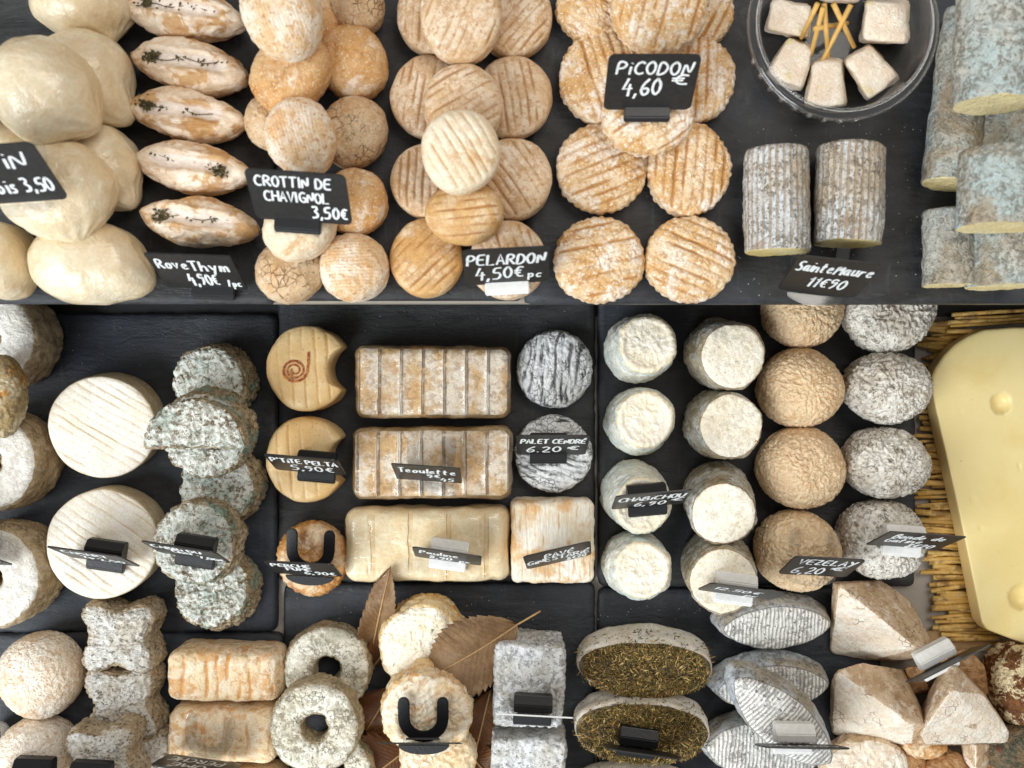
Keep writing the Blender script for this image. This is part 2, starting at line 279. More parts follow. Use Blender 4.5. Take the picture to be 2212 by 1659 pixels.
M['tomme_dark'] = rind('brown_speckled_rind', W(168, 122, 78), W(196, 156, 112), (60, .4, .6), c=W(214, 190, 160), cpatch=(80, .58, .66, .6), valley=W(110, 74, 44), wr=(110, 26, .6), wbump=.0008)
M['crust'] = rind('dark_spice_crust', W(104, 62, 32), W(128, 84, 44), (80, .4, .6), c=W(236, 216, 174), cpatch=(75, .485, .52, .95), valley=W(66, 32, 18), wr=(150, 26, .7), wbump=.0012, d=W(120, 46, 32), dpatch=(150, .64, .68, .8))
M['herb_crust'] = rind('herb_and_pepper_crust', W(104, 98, 78), W(136, 112, 84), (80, .4, .6), c=W(132, 50, 34), cpatch=(90, .57, .62, .9), d=W(64, 74, 56), dpatch=(110, .56, .6, .8), valley=W(50, 44, 34), wr=(150, 26, .7), wbump=.0014)
M['emmental'] = rind('pale_yellow_cheese_paste', W(238, 220, 160), W(232, 210, 144), (7, .4, .62), wr=(10, 8, .05), wbump=.0001, c=W(240, 228, 180), cpatch=(9, .52, .7, .7), rough=.34, sss=.12, fine=.00008, spec=.45, groove=W(216, 186, 126), gamt=.85, grain=.09, speck=(W(214, 186, 122), 190, .77), d=W(226, 200, 128), dpatch=(14, .56, .7, .5))
M['cube'] = rind('white_floury_cheese_cube', W(246, 234, 216), W(240, 220, 198), (60, .42, .6), c=W(234, 216, 164), cpatch=(26, .54, .6, .9), wr=(120, 24, .3), wbump=.0006, valley=W(220, 190, 158), sss=.1)
M['slate'] = slate_mat('dark_slate', (.025, .025, .026))
M['slate_blue'] = slate_mat('blue_black_slate', (.024, .027, .033))
M['black_plastic'] = plain('black_plastic', (.012, .012, .014, 1), .38, .5, .00015, 500)
M['plate'] = plain('chalkboard_plate', (.017, .016, .016, 1), .42, .5, .0001, 300, .25)
M['white_plate'] = plain('white_card', (.75, .74, .72, 1), .4)
M['white_plastic'] = plain('white_plastic', (.86, .85, .82, 1), .35, .5, .0001, 300, .06)
M['chalk'] = plain('white_chalk_marker', (.78, .80, .80, 1), .7, .2, 0, 500, .12)
M['clear'] = film('clear_plastic', (.95, .955, .96, 1), 0, 60, .06, .05)
M['tub'] = film('clear_tub_plastic', (.965, .967, .972, 1), .0001, 30, .03, .06)
M['tub_rim'] = film('tub_rim_plastic', (.86, .865, .88, 1), .0002, 40, .14, .12)
M['wrap'] = film('cling_film', (.995, .995, .995, 1), .0009, 60, .045, .07, (.5, 1.8, 1))
M['straw'] = rind('golden_straw', W(214, 168, 82), W(234, 198, 120), (60, .4, .6), c=W(120, 78, 32), cpatch=(60, .5, .62, .8), wr=(60, 20, .4), valley=W(150, 104, 44), stretch=(.2, 3, 3), wbump=.0002, rough=.42, spec=.5)
M['herb'] = rind('dried_thyme_leaves', W(100, 84, 40), W(160, 128, 66), (900, .42, .6), c=W(60, 52, 28), cpatch=(1100, .5, .58, .95), wbump=0, fine=0.0001)
M['herb_light'] = rind('dry_straw_coloured_herb', W(176, 144, 84), W(150, 116, 62), (200, .4, .6), wbump=0, fine=.0001)
M['herb_dark'] = plain('dark_dried_herb', W(58, 50, 26), .6)
M['herb_olive'] = plain('olive_dried_herb', W(112, 100, 48), .55, .4, 0, 500, .3)
M['herb_brown'] = plain('brown_dried_herb', W(128, 96, 50), .55, .4, 0, 500, .3)
M['herb_straw'] = plain('straw_coloured_herb', W(196, 164, 100), .5, .4, 0, 500, .2)
M['sprig'] = rind('dried_thyme_sprig', W(84, 76, 48), W(104, 90, 56), (200, .4, .6), c=W(58, 54, 36), cpatch=(260, .5, .6, .9), wbump=0, fine=.0001)
M['leaf'] = rind('dry_brown_leaf', W(148, 118, 86), W(126, 96, 66), (30, .4, .62), c=W(174, 148, 116), cpatch=(26, .52, .66, .7), d=W(100, 70, 44), dpatch=(50, .6, .7, .6), wr=(120, 20, .45), valley=W(104, 78, 52), wbump=.0003, groove=W(184, 158, 122), gamt=.3, rough=.5)
M['leaf_dark'] = rind('dark_brown_leaf', W(112, 72, 38), W(92, 56, 28), (34, .4, .62), c=W(140, 96, 54), cpatch=(40, .56, .66, .6), wr=(120, 20, .3), valley=W(70, 42, 22), wbump=.0003, groove=W(140, 100, 60), gamt=.4, rough=.4)
M['stem'] = plain('leaf_stem', W(176, 142, 96), .5, .3, .0002, 300, .15)
M['toothpick'] = plain('bamboo_toothpick', W(216, 172, 96), .45, .4, .0001, 200, .1)
M['counter'] = plain('pale_grey_counter', W(168, 160, 150), .4, .5, .0003, 60, .08)
M['shelf_metal'] = plain('brushed_beige_metal', W(176, 168, 156), .38, .5, .0001, 200, .06)
M['plywood'] = rind('plywood', W(168, 134, 92), W(178, 146, 104), (40, .4, .6), wr=(30, 60, .35), valley=W(146, 112, 72), stretch=(.12, 1.6, 1), wbump=.0001, rough=.55)
M['ply_edge'] = plain('plywood_edge', W(206, 180, 134), .6, .3, .0001, 200, .08)
M['crumb'] = plain('cheese_crumb', (.72, .70, .64, 1), .6)
M['stamp'] = rind('red_brown_stamp_ink', W(150, 62, 26), W(206, 136, 74), (420, .42, .6), wbump=0, rough=.45)

# ------------------------------------------------------------------ shape builders
def surf_disp(p, nrm, t, seed, dsp):
    """relief along the normal and groove mask, from a dict of effects"""
    d = np.zeros(len(p)); g = np.zeros(len(p))
    if 'lump' in dsp:
        a, f = dsp['lump']; d += a * noise(p, f, seed, 2)
    if 'wr' in dsp:
        a, f, k = dsp['wr']; d += a * (np.sin(noise(p, f * 1.9, seed + 3, 2) * k / 2.0) - .2) * (dsp.get('wrtop', 1.0) * t + (1 - t))
    if 'fine' in dsp:
        a, f = dsp['fine']; d += a * noise(p, f, seed + 9, 2)
    if 'side' in dsp:
        a, f = dsp['side']; d += a * noise(p, f, seed + 5, 2) * (1 - t)
    if 'rad' in dsp:      # scalloped rim
        a, k = dsp['rad']; th = np.arctan2(p[:, 1], p[:, 0]); d += a * (1 - t) * np.sin(th * k + 2.5 * noise(p, 60, seed + 1))
    if 'groove' in dsp:
        a, sp, ang, w, jit = dsp['groove']; ca, sa = math.cos(math.radians(ang)), math.sin(math.radians(ang))
        q = -p[:, 0] * sa + p[:, 1] * ca
        q = q + jit * sp * noise(p, 45, seed + 7, 2)
        u = q / sp; k = np.floor(u); fr = np.abs(u - k - .5) * sp       # distance from groove centre
        kk = _hash(k.astype(np.int64), k.astype(np.int64) * 0 + 3, k.astype(np.int64) * 0, seed)
        prof = np.exp(-(fr / w) ** 2) * (.65 + .35 * kk)
        along = p[:, 0] * ca + p[:, 1] * sa
        prof = prof * np.clip(dsp.get('gcon', .75) + .9 * noise(np.stack([along, k * .13, k * 0], 1), 70, seed + 2), 0, 1) * t
        d -= a * prof; g = np.maximum(g, prof)
    if 'xgroove' in dsp:    # grooves along a second direction (cloth or mat marks)
        a, sp, ang = dsp['xgroove']; ca, sa = math.cos(math.radians(ang)), math.sin(math.radians(ang))
        q = (-p[:, 0] * sa + p[:, 1] * ca) / sp + .4 * noise(p, 60, seed + 8)
        d -= a * (.5 + .5 * np.sin(q * 2 * math.pi)) ** 2 * t
    if 'dish' in dsp:       # raised rim round a sunken top
        a, r0 = dsp['dish']; rr = np.hypot(p[:, 0], p[:, 1]); d -= a * sstep(r0, r0 * .86, rr) * t
        d += a * .5 * np.exp(-((rr - r0 * .35) / (r0 * .08)) ** 2) * t
    if 'split' in dsp:      # long slit on the top along x
        a, w, lx = dsp['split']
        yy = p[:, 1] + .0012 * noise(p, 90, seed + 4); ex = sstep(lx, lx * .5, np.abs(p[:, 0])); pr = np.exp(-(yy / w) ** 4) * ex * t
        d -= a * pr; d += a * .35 * np.exp(-((np.abs(yy) - w * 1.5) / (w * .45)) ** 2) * ex; g = np.maximum(g, pr)
    return d, g

def finish_grid(P3, faces, N, t, seed, dsp):
    d, g = surf_disp(P3, N, t, seed, dsp)
    return P3 + N * d[:, None], {'g': g, 't': t}

def radial(Rf, h, nt=4.0, nb=6.0, U=112, V=46, seed=0, dsp=None, taper=0.0, crown=0.0, irr=.02, tmin=.55):
    """closed solid whose plan outline is Rf(theta) and whose edge is a superellipse; base at z = 0"""
    dsp = dsp or {}
    th = np.linspace(0, 2 * math.pi, U, endpoint=False); R = np.array([Rf(a) for a in th])
    cs = np.stack([np.cos(th), np.sin(th), np.zeros(U)], 1)
    R = R * (1 + irr * noise(cs, 1.6, seed + 31, 2))
    Rm = R.mean()
    ph = np.linspace(-math.pi / 2, math.pi / 2, 600)
    n = np.where(ph > 0, nt, nb)
    r = np.abs(np.cos(ph)) ** (2 / n); z = np.sign(np.sin(ph)) * np.abs(np.sin(ph)) ** (2 / n) * h / 2
    s = np.concatenate([[0], np.cumsum(np.hypot(np.diff(r) * Rm, np.diff(z)))])
    s0 = np.interp(0.0, ph, s) - h * .45
    lo = np.linspace(0, s0, max(4, int(V * .14)), endpoint=False); hi = np.linspace(s0, s[-1], V - len(lo))
    ss = np.concatenate([lo, hi]); r = np.interp(ss, s, r); z = np.interp(ss, s, z)
    r = r[1:-1]; z = z[1:-1]; K = len(r)
    rr = R[None, :] * r[:, None] * (1 - taper * (z[:, None] / h))
    X = rr * np.cos(th); Y = rr * np.sin(th); Z = np.repeat((z + h / 2)[:, None], U, 1) + crown * (1 - r[:, None] ** 2) * (z[:, None] > 0)
    G = np.stack([X, Y, Z], 2)
    du = np.roll(G, -1, 1) - np.roll(G, 1, 1); dv = np.gradient(G, axis=0)
    N = np.cross(du, dv); N /= np.linalg.norm(N, axis=2, keepdims=True) + 1e-12
    t = np.clip((N[..., 2] - tmin) / .3, 0, 1)
    p = np.concatenate([G.reshape(-1, 3), [[0, 0, 0], [0, 0, h + crown]]]); Nn = np.concatenate([N.reshape(-1, 3), [[0, 0, -1], [0, 0, 1]]])
    t = np.concatenate([t.reshape(-1), [0, 1]])
    i = np.arange(K * U).reshape(K, U); a = i[:-1]; b = np.roll(a, -1, 1); c = i[1:]; dd = np.roll(c, -1, 1)
    f = np.stack([a, b, dd, c], 2).reshape(-1, 4).tolist()
    bot, topi = K * U, K * U + 1
    f += [(bot, int((j + 1) % U), int(j)) for j in range(U)]
    l = (K - 1) * U
    f += [(topi, l + int(j), l + int((j + 1) % U)) for j in range(U)]
    p, at = finish_grid(p, f, Nn, t, seed, dsp)
    p[:, 2] = np.where(p[:, 2] < 0, p[:, 2] * .1, p[:, 2])
    return p, f, at

def ring(Ro, Ri, h, e=.008, U=120, V=56, seed=0, dsp=None, irr=.02):
    """solid ring with rounded edges; base at z = 0"""
    th = np.linspace(0, 2 * math.pi, U, endpoint=False)
    hw = (Ro - Ri) / 2; hh = h / 2; pts = []
    for k in range(V * 6):
        a = 2 * math.pi * k / (V * 6); c, s = math.cos(a), math.sin(a); nn = 4.2
        pts.append((np.sign(c) * abs(c) ** (2 / nn) * hw, np.sign(s) * abs(s) ** (2 / nn) * hh))
    pts = np.array(pts + [pts[0]]); s = np.concatenate([[0], np.cumsum(np.hypot(*np.diff(pts, axis=0).T))])
    ss = np.linspace(0, s[-1], V, endpoint=False); rx = np.interp(ss, s, pts[:, 0]) + (Ro + Ri) / 2; rz = np.interp(ss, s, pts[:, 1]) + hh
    cs = np.stack([np.cos(th), np.sin(th), np.zeros(U)], 1); k = 1 + irr * noise(cs, 1.8, seed + 31, 2)
    G = np.stack([rx[:, None] * np.cos(th) * k, rx[:, None] * np.sin(th) * k, np.repeat(rz[:, None], U, 1)], 2)
    du = np.roll(G, -1, 1) - np.roll(G, 1, 1); dv = np.roll(G, -1, 0) - np.roll(G, 1, 0)
    N = np.cross(du, dv); N /= np.linalg.norm(N, axis=2, keepdims=True) + 1e-12
    t = np.clip((N[..., 2] - .5) / .3, 0, 1).reshape(-1)
    i = np.arange(V * U).reshape(V, U); b = np.roll(i, -1, 1); c = np.roll(i, -1, 0); d = np.roll(b, -1, 0)
    f = np.stack([i, b, d, c], 2).reshape(-1, 4).tolist()
    p, at = finish_grid(G.reshape(-1, 3), f, N.reshape(-1, 3), t, seed, dsp or {})
    return p, f, at

def box_grid(sx, sy, sz, r, n=(60, 34, 14), seed=0, dsp=None, bulge=0.0):
    """rounded box, base at z = 0, as six stitched grids"""
    hx, hy, hz = sx / 2, sy / 2, sz / 2
    vid = {}; pts = []; faces = []
    nx, ny, nz = n
    def vert(i, j, k):
        key = (i, j, k)
        if key not in vid: vid[key] = len(pts); pts.append((i / nx * 2 - 1, j / ny * 2 - 1, k / nz * 2 - 1))
        return vid[key]
    for k, fl in ((0, 1), (nz, 0)):
        for i in range(nx):
            for j in range(ny):
                q = [vert(i, j, k), vert(i + 1, j, k), vert(i + 1, j + 1, k), vert(i, j + 1, k)]; faces.append(q[::-1] if fl else q)
    for j, fl in ((0, 0), (ny, 1)):
        for i in range(nx):
            for k in range(nz):
                q = [vert(i, j, k), vert(i + 1, j, k), vert(i + 1, j, k + 1), vert(i, j, k + 1)]; faces.append(q[::-1] if fl else q)
    for i, fl in ((0, 1), (nx, 0)):
        for j in range(ny):
            for k in range(nz):
                q = [vert(i, j, k), vert(i, j + 1, k), vert(i, j + 1, k + 1), vert(i, j, k + 1)]; faces.append(q[::-1] if fl else q)
    p = np.array(pts) * [hx, hy, hz]
    inner = np.clip(p, [-(hx - r), -(hy - r), -(hz - r)], [hx - r, hy - r, hz - r])
    d = p - inner; ln = np.linalg.norm(d, axis=1, keepdims=True); N = d / (ln + 1e-12); p = inner + N * r
    if bulge: p[:, :2] *= 1 + bulge * (1 - (p[:, 2:3] / hz) ** 2)
    t = np.clip((N[:, 2] - .6) / .25, 0, 1)
    p[:, 2] += hz
    q, at = finish_grid(p, faces, N, t, seed, dsp or {})
    return q, faces, at

def frame(loc, zdir=(0, 0, 1), spin=0.0):
    z = Vector(zdir).normalized(); q = Vector((0, 0, 1)).rotation_difference(z)
    return Matrix.Translation(loc) @ q.to_matrix().to_4x4() @ Matrix.Rotation(math.radians(spin), 4, 'Z')

OFFS = {'name': None}
def cheese(kind, geo, mat, mw, label, group, cat='cheese'):
    v, f, at = geo
    o = mesh_obj(kind, v, f, M[mat], None, mw, at)
    return tag(o, label, cat, group)

def tiltv(tx, ty):
    """unit up vector leaning tx degrees towards +x and ty degrees towards +y"""
    return Vector((math.tan(math.radians(tx)), math.tan(math.radians(ty)), 1)).normalized()

def disc(kind, px, py, rx, ry, zb, h, mat, label, group, nt=4, nb=6, tilt=(0, 0), spin=0, dsp=None, irr=.02, U=112, V=46, crown=0.0, taper=0.0, Rf=None, zf=.6, n2=2.0, tmin=.55):
    """round or oval cheese: px, py, rx, ry are its outline in picture pixels, seen at height zb + zf h; zb is its base"""
    zs = zb + zf * h; m = mpp(zs); sd = nseed()
    A, B = rx * m, ry * m
    if Rf is None:
        Rf = lambda a: 1.0 / ((abs(math.cos(a)) / A) ** n2 + (abs(math.sin(a)) / B) ** n2) ** (1 / n2)
    else:
        f0 = Rf; Rf = lambda a: f0(a) * m
    u = tiltv(*tilt); c = P(px, py, zs); loc = c - u * (zf * h)
    lift = 0
    geo = radial(Rf, h, nt, nb, U, V, sd, dsp, taper, crown, irr, tmin)
    return cheese(kind, geo, mat, frame(loc, u, spin), label, group)

def tall(kind, base, top, rt, zb, h, mat, label, group, nt=9, nb=9, dsp=None, taper=-.03, spin=0, irr=.02, V=56, U=112):
    """upright cheese: centre of its base and of its top face in pixels, rt = radius of the top face in pixels"""
    b = P(base[0], base[1], zb); t = P(top[0], top[1], zb + h); ax = t - b; R = rt * mpp(zb + h) / (1 - taper / 2); sd = nseed()
    geo = radial(lambda a: R, ax.length, nt, nb, U, V, sd, dsp, taper, 0.0, irr)
    return cheese(kind, geo, mat, frame(b, ax, spin), label, group)

def untilt(top, zb, h):
    k = (CAM_H - zb - h) / (CAM_H - zb)
    return (CX + (top[0] - CX) * k, CY + (top[1] - CY) * k)

def brick(kind, x0, x1, y0, y1, zb, h, mat, label, group, r=.007, spin=0, dsp=None, n=(72, 36, 12), bulge=.02, tilt=(0, 0)):
    z = zb + h * .8; m = mpp(z); sd = nseed()
    geo = box_grid((x1 - x0) * m, (y1 - y0) * m, h, r, n, sd, dsp, bulge)
    u = tiltv(*tilt); c = P((x0 + x1) / 2, (y0 + y1) / 2, z) - u * (h * .8)
    return cheese(kind, geo, mat, frame(c, u, spin), label, group)

def hull(kind, pts, mat, label, group, topdir=None, bev=.0025, amp=.0008, sub=4, cat='cheese'):
    """cut piece: convex solid through picture points (px, py, z), rounded and roughened; faces looking along topdir take the top colour"""
    W3 = [P(*q) for q in pts]; base = Vector((sum(v.x for v in W3) / len(W3), sum(v.y for v in W3) / len(W3), min(v.z for v in W3)))
    bm = bmesh.new()
    for v in W3: bm.verts.new(v - base)
    r = bmesh.ops.convex_hull(bm, input=bm.verts)
    bmesh.ops.delete(bm, geom=[e for e in r['geom_interior'] if isinstance(e, bmesh.types.BMVert)], context='VERTS')
    bmesh.ops.dissolve_limit(bm, angle_limit=math.radians(9), verts=bm.verts, edges=bm.edges)
    bmesh.ops.bevel(bm, geom=list(bm.edges), offset=bev, segments=2, affect='EDGES', profile=.6)
    bmesh.ops.triangulate(bm, faces=bm.faces)
    for _ in range(sub):
        long = [e for e in bm.edges if e.calc_length() > .0035]
        if not long: break
        bmesh.ops.subdivide_edges(bm, edges=long, cuts=1, use_grid_fill=False); bmesh.ops.triangulate(bm, faces=[f for f in bm.faces if len(f.verts) > 3])
    bm.normal_update()
    p = np.array([v.co for v in bm.verts]); N = np.array([v.normal for v in bm.verts]); sd = nseed()
    t = np.zeros(len(p))
    if topdir is not None:
        td = np.array(Vector(topdir).normalized()); t = np.clip((N @ td - .8) / .08, 0, 1)
    p = p + N * (amp * noise(p, 180, sd, 3) + amp * 1.5 * noise(p, 45, sd + 1, 2))[:, None]
    p[:, 2] = np.maximum(p[:, 2], 0)
    bm.verts.index_update(); f = [[v.index for v in fc.verts] for fc in bm.faces]; bm.free()
    return cheese(kind, (p, f, {'g': np.zeros(len(p)), 't': t}), mat, Matrix.Translation(base), label, group, cat)

def tube(path, rad, seg=6, caps=True):
    v = []; f = []; n = len(path)
    for i, p in enumerate(path):
        p = Vector(p); d = (Vector(path[min(i + 1, n - 1)]) - Vector(path[max(i - 1, 0)])).normalized()
        a = d.cross(Vector((0, 0, 1)));  a = a.normalized() if a.length > 1e-4 else Vector((1, 0, 0)); b = d.cross(a)
        r = rad[i] if hasattr(rad, '__len__') else rad
        for k in range(seg):
            t = 2 * math.pi * k / seg; v.append(p + a * math.cos(t) * r + b * math.sin(t) * r)
    for i in range(n - 1):
        for k in range(seg):
            f.append((i * seg + k, i * seg + (k + 1) % seg, (i + 1) * seg + (k + 1) % seg, (i + 1) * seg + k))
    if caps: f.append(tuple(range(seg))[::-1]); f.append(tuple((n - 1) * seg + k for k in range(seg)))
    return v, f

def prism(outline, z0, z1, bev=0.0, seg=2):
    """closed prism of a plan outline (list of xy)"""
    bm = bmesh.new(); vs = [bm.verts.new((x, y, z0)) for x, y in outline]; fc = bm.faces.new(vs)
    r = bmesh.ops.extrude_face_region(bm, geom=[fc]); bmesh.ops.translate(bm, verts=[e for e in r['geom'] if isinstance(e, bmesh.types.BMVert)], vec=(0, 0, z1 - z0))
    bmesh.ops.recalc_face_normals(bm, faces=bm.faces)
    if bev:
        bmesh.ops.bevel(bm, geom=[e for e in bm.edges if e.calc_face_angle(0) > .5], offset=bev, segments=seg, affect='EDGES')
    return bm

# ------------------------------------------------------------------ hand lettering (own stroke font, 6 x 10 grid)
GL = {
 'A': '0,0 3,10 6,0;1.2,3.6 5,3.6', 'B': '0,0 0.3,10 4,9.6 5,8 4,6 .2,5.2;.2,5.2 5,4.6 6,2.6 4.6,.4 0,0', 'C': '6,8.6 4,10 1.6,8.8 0,5 1,1.4 3.6,0 6,1.2',
 'D': '0,0 .3,10 3.5,9.4 6,6 5,2 2.6,.2 0,0', 'E': '6,10 .4,9.8 0,0 5.8,.2;.2,5.2 5,5.4', 'F': '6,10 .4,9.8 0,0;.2,5 5,5.4', 'G': '6,8.6 3.6,10 1,8 0,4.4 1.6,.6 4.4,0 6,1.6 6,4.4 3.4,4.4',
 'H': '0,10 0,0;6,10 6,0;0,5 6,5.2', 'I': '.8,10 .6,0', 'K': '0,10 0,0;6,10 0,4.6 6,0', 'L': '.6,10 0,0 5.4,.3', 'M': '0,0 .8,10 3.4,3 6.2,10 7,0',
 'N': '0,0 .6,9.6 5,0.4 6,10', 'O': '3.2,10 .6,8 0,4.4 1.8,.4 4.4,.2 6,4 5.4,8.4 3.2,10', 'P': '0,0 .3,10 4,9.8 6,7.6 4.4,5 .2,4.4', 'R': '0,0 .3,10 4.4,9.6 5.6,7.4 4,5.2 .2,5;2,5 6,0',
 'S': '6,9 3.6,10 1,8.6 1.2,6.2 4.6,4.4 5.6,2 3.4,0 0,1', 'T': '0,9.6 6.4,10;3.2,9.8 2.8,0', 'U': '0,10 0,3 2.4,0 5,1.6 6,10', 'V': '0,10 2.6,0 6,10', 'Y': '0,10 3,5;6,10 1.6,-1', 'Z': '0,9.6 6,10 0,.2 6,.4',
 'É': '6,9 .4,8.8 0,0 5.8,.2;.2,4.6 5,4.8;3,10.4 5.4,12.6', "'": '1,10.5 0,8', '.': '0.2,.6 .9,.1', ',': '1,1.2 0,-1.6', '/': '0,0 3.6,10', '-': '.4,4.6 4,4.8',
 '0': '3,10 .4,7.4 .2,3 2.6,0 5.2,2.4 5.6,7 3,10', '1': '.6,7.4 2.6,10 2.4,0', '2': '0,8 2.4,10 5,8.4 4,5 0,.2 6,.6', '3': '.4,9.4 4.6,10 5,7.6 2.4,5.6 5.4,4 4.6,.8 0,.2',
 '4': '3,10 0,3.6 6,4.2;4.4,6.6 3.8,-.6', '5': '5.8,10 1,9.6 .4,5.6 4,6 5.6,3.6 4,.4 0,.4', '6': '5,10 1.4,6.6 .2,2.6 2.4,0 5.4,1.6 5,4.6 1,4', '7': '0,9.6 6,10 2,0', '8': '5,8.8 2.4,10 .8,8 4.8,3.4 4,.4 1,.4 .8,3 5,8.8', '9': '5.4,8.6 2.6,10 .4,7.6 2,5.4 5.2,7.6 4.6,3 2.4,0',
 '€': '6,8.8 3.8,9.6 1.8,7.6 1.4,4 3,1.2 6,1.4;0,6.2 4.6,6.4;0,4.2 4.2,4.4',
 'a': '5,5.6 2,6 .2,3 1.6,.2 4,1.8 5,5.8;4.6,3 5.8,0', 'b': '1,10 0,0 3,.2 5,2.6 3.6,5.4 .4,4', 'c': '5,5 2.6,6 .4,3.4 1.6,.2 5,1', 'd': '4.6,5.4 1.4,5.4 .2,2 2.4,0 4.6,2;5.6,10 4.8,0', 'e': '.6,3 4.6,3.8 3.6,6 1,5 .4,2 2.4,0 5.4,1.2',
 'f': '5,9.6 3,9.4 2,0;.4,5.4 4.4,5.8', 'g': '5,5.4 1.6,5.6 .6,2.6 3,1 5,5.6 4.4,-2.4 1,-3', 'h': '.8,10 0,0;.4,3.4 3,5.8 4.6,4.4 5,0', 'i': '1.4,6 1,0;1.8,8.6 1.9,8.9', 'l': '1,10 .6,1 2.2,.2', 'm': '.4,5.8 0,0;.3,3.6 2,5.8 3,4 3,0;3,3.8 5,5.8 6,4 6.4,0',
 'n': '.4,5.8 0,0;.3,3.4 3,5.8 4.6,4 5,0', 'o': '2.6,6 .4,4 .8,.8 3,0 5,2.4 4.4,5.4 2.6,6', 'p': '.4,6 0,-3.4;.2,4.6 3.4,6 5,3.6 3.4,.6 .2,1', 'r': '.6,6 .2,0;.4,3.6 2.4,5.8 4.6,5.4', 's': '4.6,5.6 1.6,5.8 1,4 4,2.4 3,.2 0,.4', 't': '2.2,9.4 1.6,1 3.6,.2;0,6.2 4.6,6.6',
 'u': '.4,6 .6,1 2.6,.2 4.6,2;4.8,6 5.4,0', 'v': '0,6 2,0 4.6,6', 'y': '0,6 2.4,1.6;5,6 1.6,-3.4', 'Q': '3,10 0,5 3,0 6,5 3,10;4,2 6.6,-1',
}
def lettering(lines, w, L, z, parent, seed=1, mat='chalk', flip=False):
    """lines: (text, x, y, height, width) as fractions of the plate; one mesh of strokes lying z above the plate"""
    r = random.Random(seed); V = []; F = []; sidx = 0
    for text, fx, fy, fh, fw in lines:
        adv = []; x = 0
        for ch in text:
            adv.append(x); x += 4.2 if ch == ' ' else ((5.2 if ch == '1' else 3.6) if ch in "I1il.,'" else (9.0 if ch in 'Mm' else 7.9))
        sx = fw * w / max(x - 1.6, 1); sy = fh * L / 10.0; sw = max(.00042, min(.1 * fh * L, .0011)) * .62 + .00016
        for ch, x0 in zip(text, adv):
            jx, jy, sh = r.uniform(-.3, .3), r.uniform(-.35, .35), r.uniform(.02, .12)
            for st in GL.get(ch, '').split(';'):
                if not st: continue
                pts = [tuple(map(float, q.split(','))) for q in st.split()]
                pts = [((x0 + a + jx + sh * b) * sx + fx * w - w / 2, (b + jy) * sy + fy * L) for a, b in pts]
                if len(pts) > 3:        # round the corners
                    for _ in range(2):
                        q = [pts[0]]
                        for a, b in zip(pts[:-1], pts[1:]):
                            q += [(a[0] * .78 + b[0] * .22, a[1] * .78 + b[1] * .22), (a[0] * .22 + b[0] * .78, a[1] * .22 + b[1] * .78)]
                        pts = q + [pts[-1]]
                pts = [Vector((a, b)) for a, b in pts]
                pts = [pts[0] + (pts[0] - pts[1]).normalized() * sw * .3] + pts + [pts[-1] + (pts[-1] - pts[-2]).normalized() * sw * .3]
                b0 = len(V); zz = z + (sidx % 14) * 8e-6; sidx += 1
                for i, q in enumerate(pts):
                    d = (pts[min(i + 1, len(pts) - 1)] - pts[max(i - 1, 0)]); d = d.normalized() if d.length > 1e-9 else Vector((1, 0))
                    k = sw * (.55 if i in (0, len(pts) - 1) else 1.0) * r.uniform(.9, 1.1); nrm = Vector((-d.y, d.x)) * k
                    for s in (1, -1):
                        v = q + nrm * s; V.append((v.x, 0, v.y) if False else (v.x, v.y, zz))
                for i in range(len(pts) - 1):
                    a = b0 + 2 * i; F.append((a, a + 1, a + 3, a + 2))
    if flip: V = [(-x, y, -zq) for x, y, zq in V]
    return mesh_obj('lettering', V, F, M[mat], parent, None, None, False)

def ushape(w, ln, arm, n=10):
    """outline of a horseshoe, open towards +y, bottom of the bow at y = 0"""
    R = w / 2; r = R - arm; pts = []
    for k in range(n + 1):
        a = math.pi + math.pi * k / n; pts.append((R * math.cos(a), R + R * math.sin(a)))
    for k in range(5): a = math.pi * k / 4; pts.append((R - arm / 2 + arm / 2 * math.cos(a), ln + arm / 2 * math.sin(a)))
    for k in range(n + 1):
        a = -math.pi * k / n; pts.append((r * math.cos(a), R + r * math.sin(a)))
    for k in range(5): a = math.pi * k / 4; pts.append((-R + arm / 2 + arm / 2 * math.cos(a), ln + arm / 2 * math.sin(a)))
    return pts

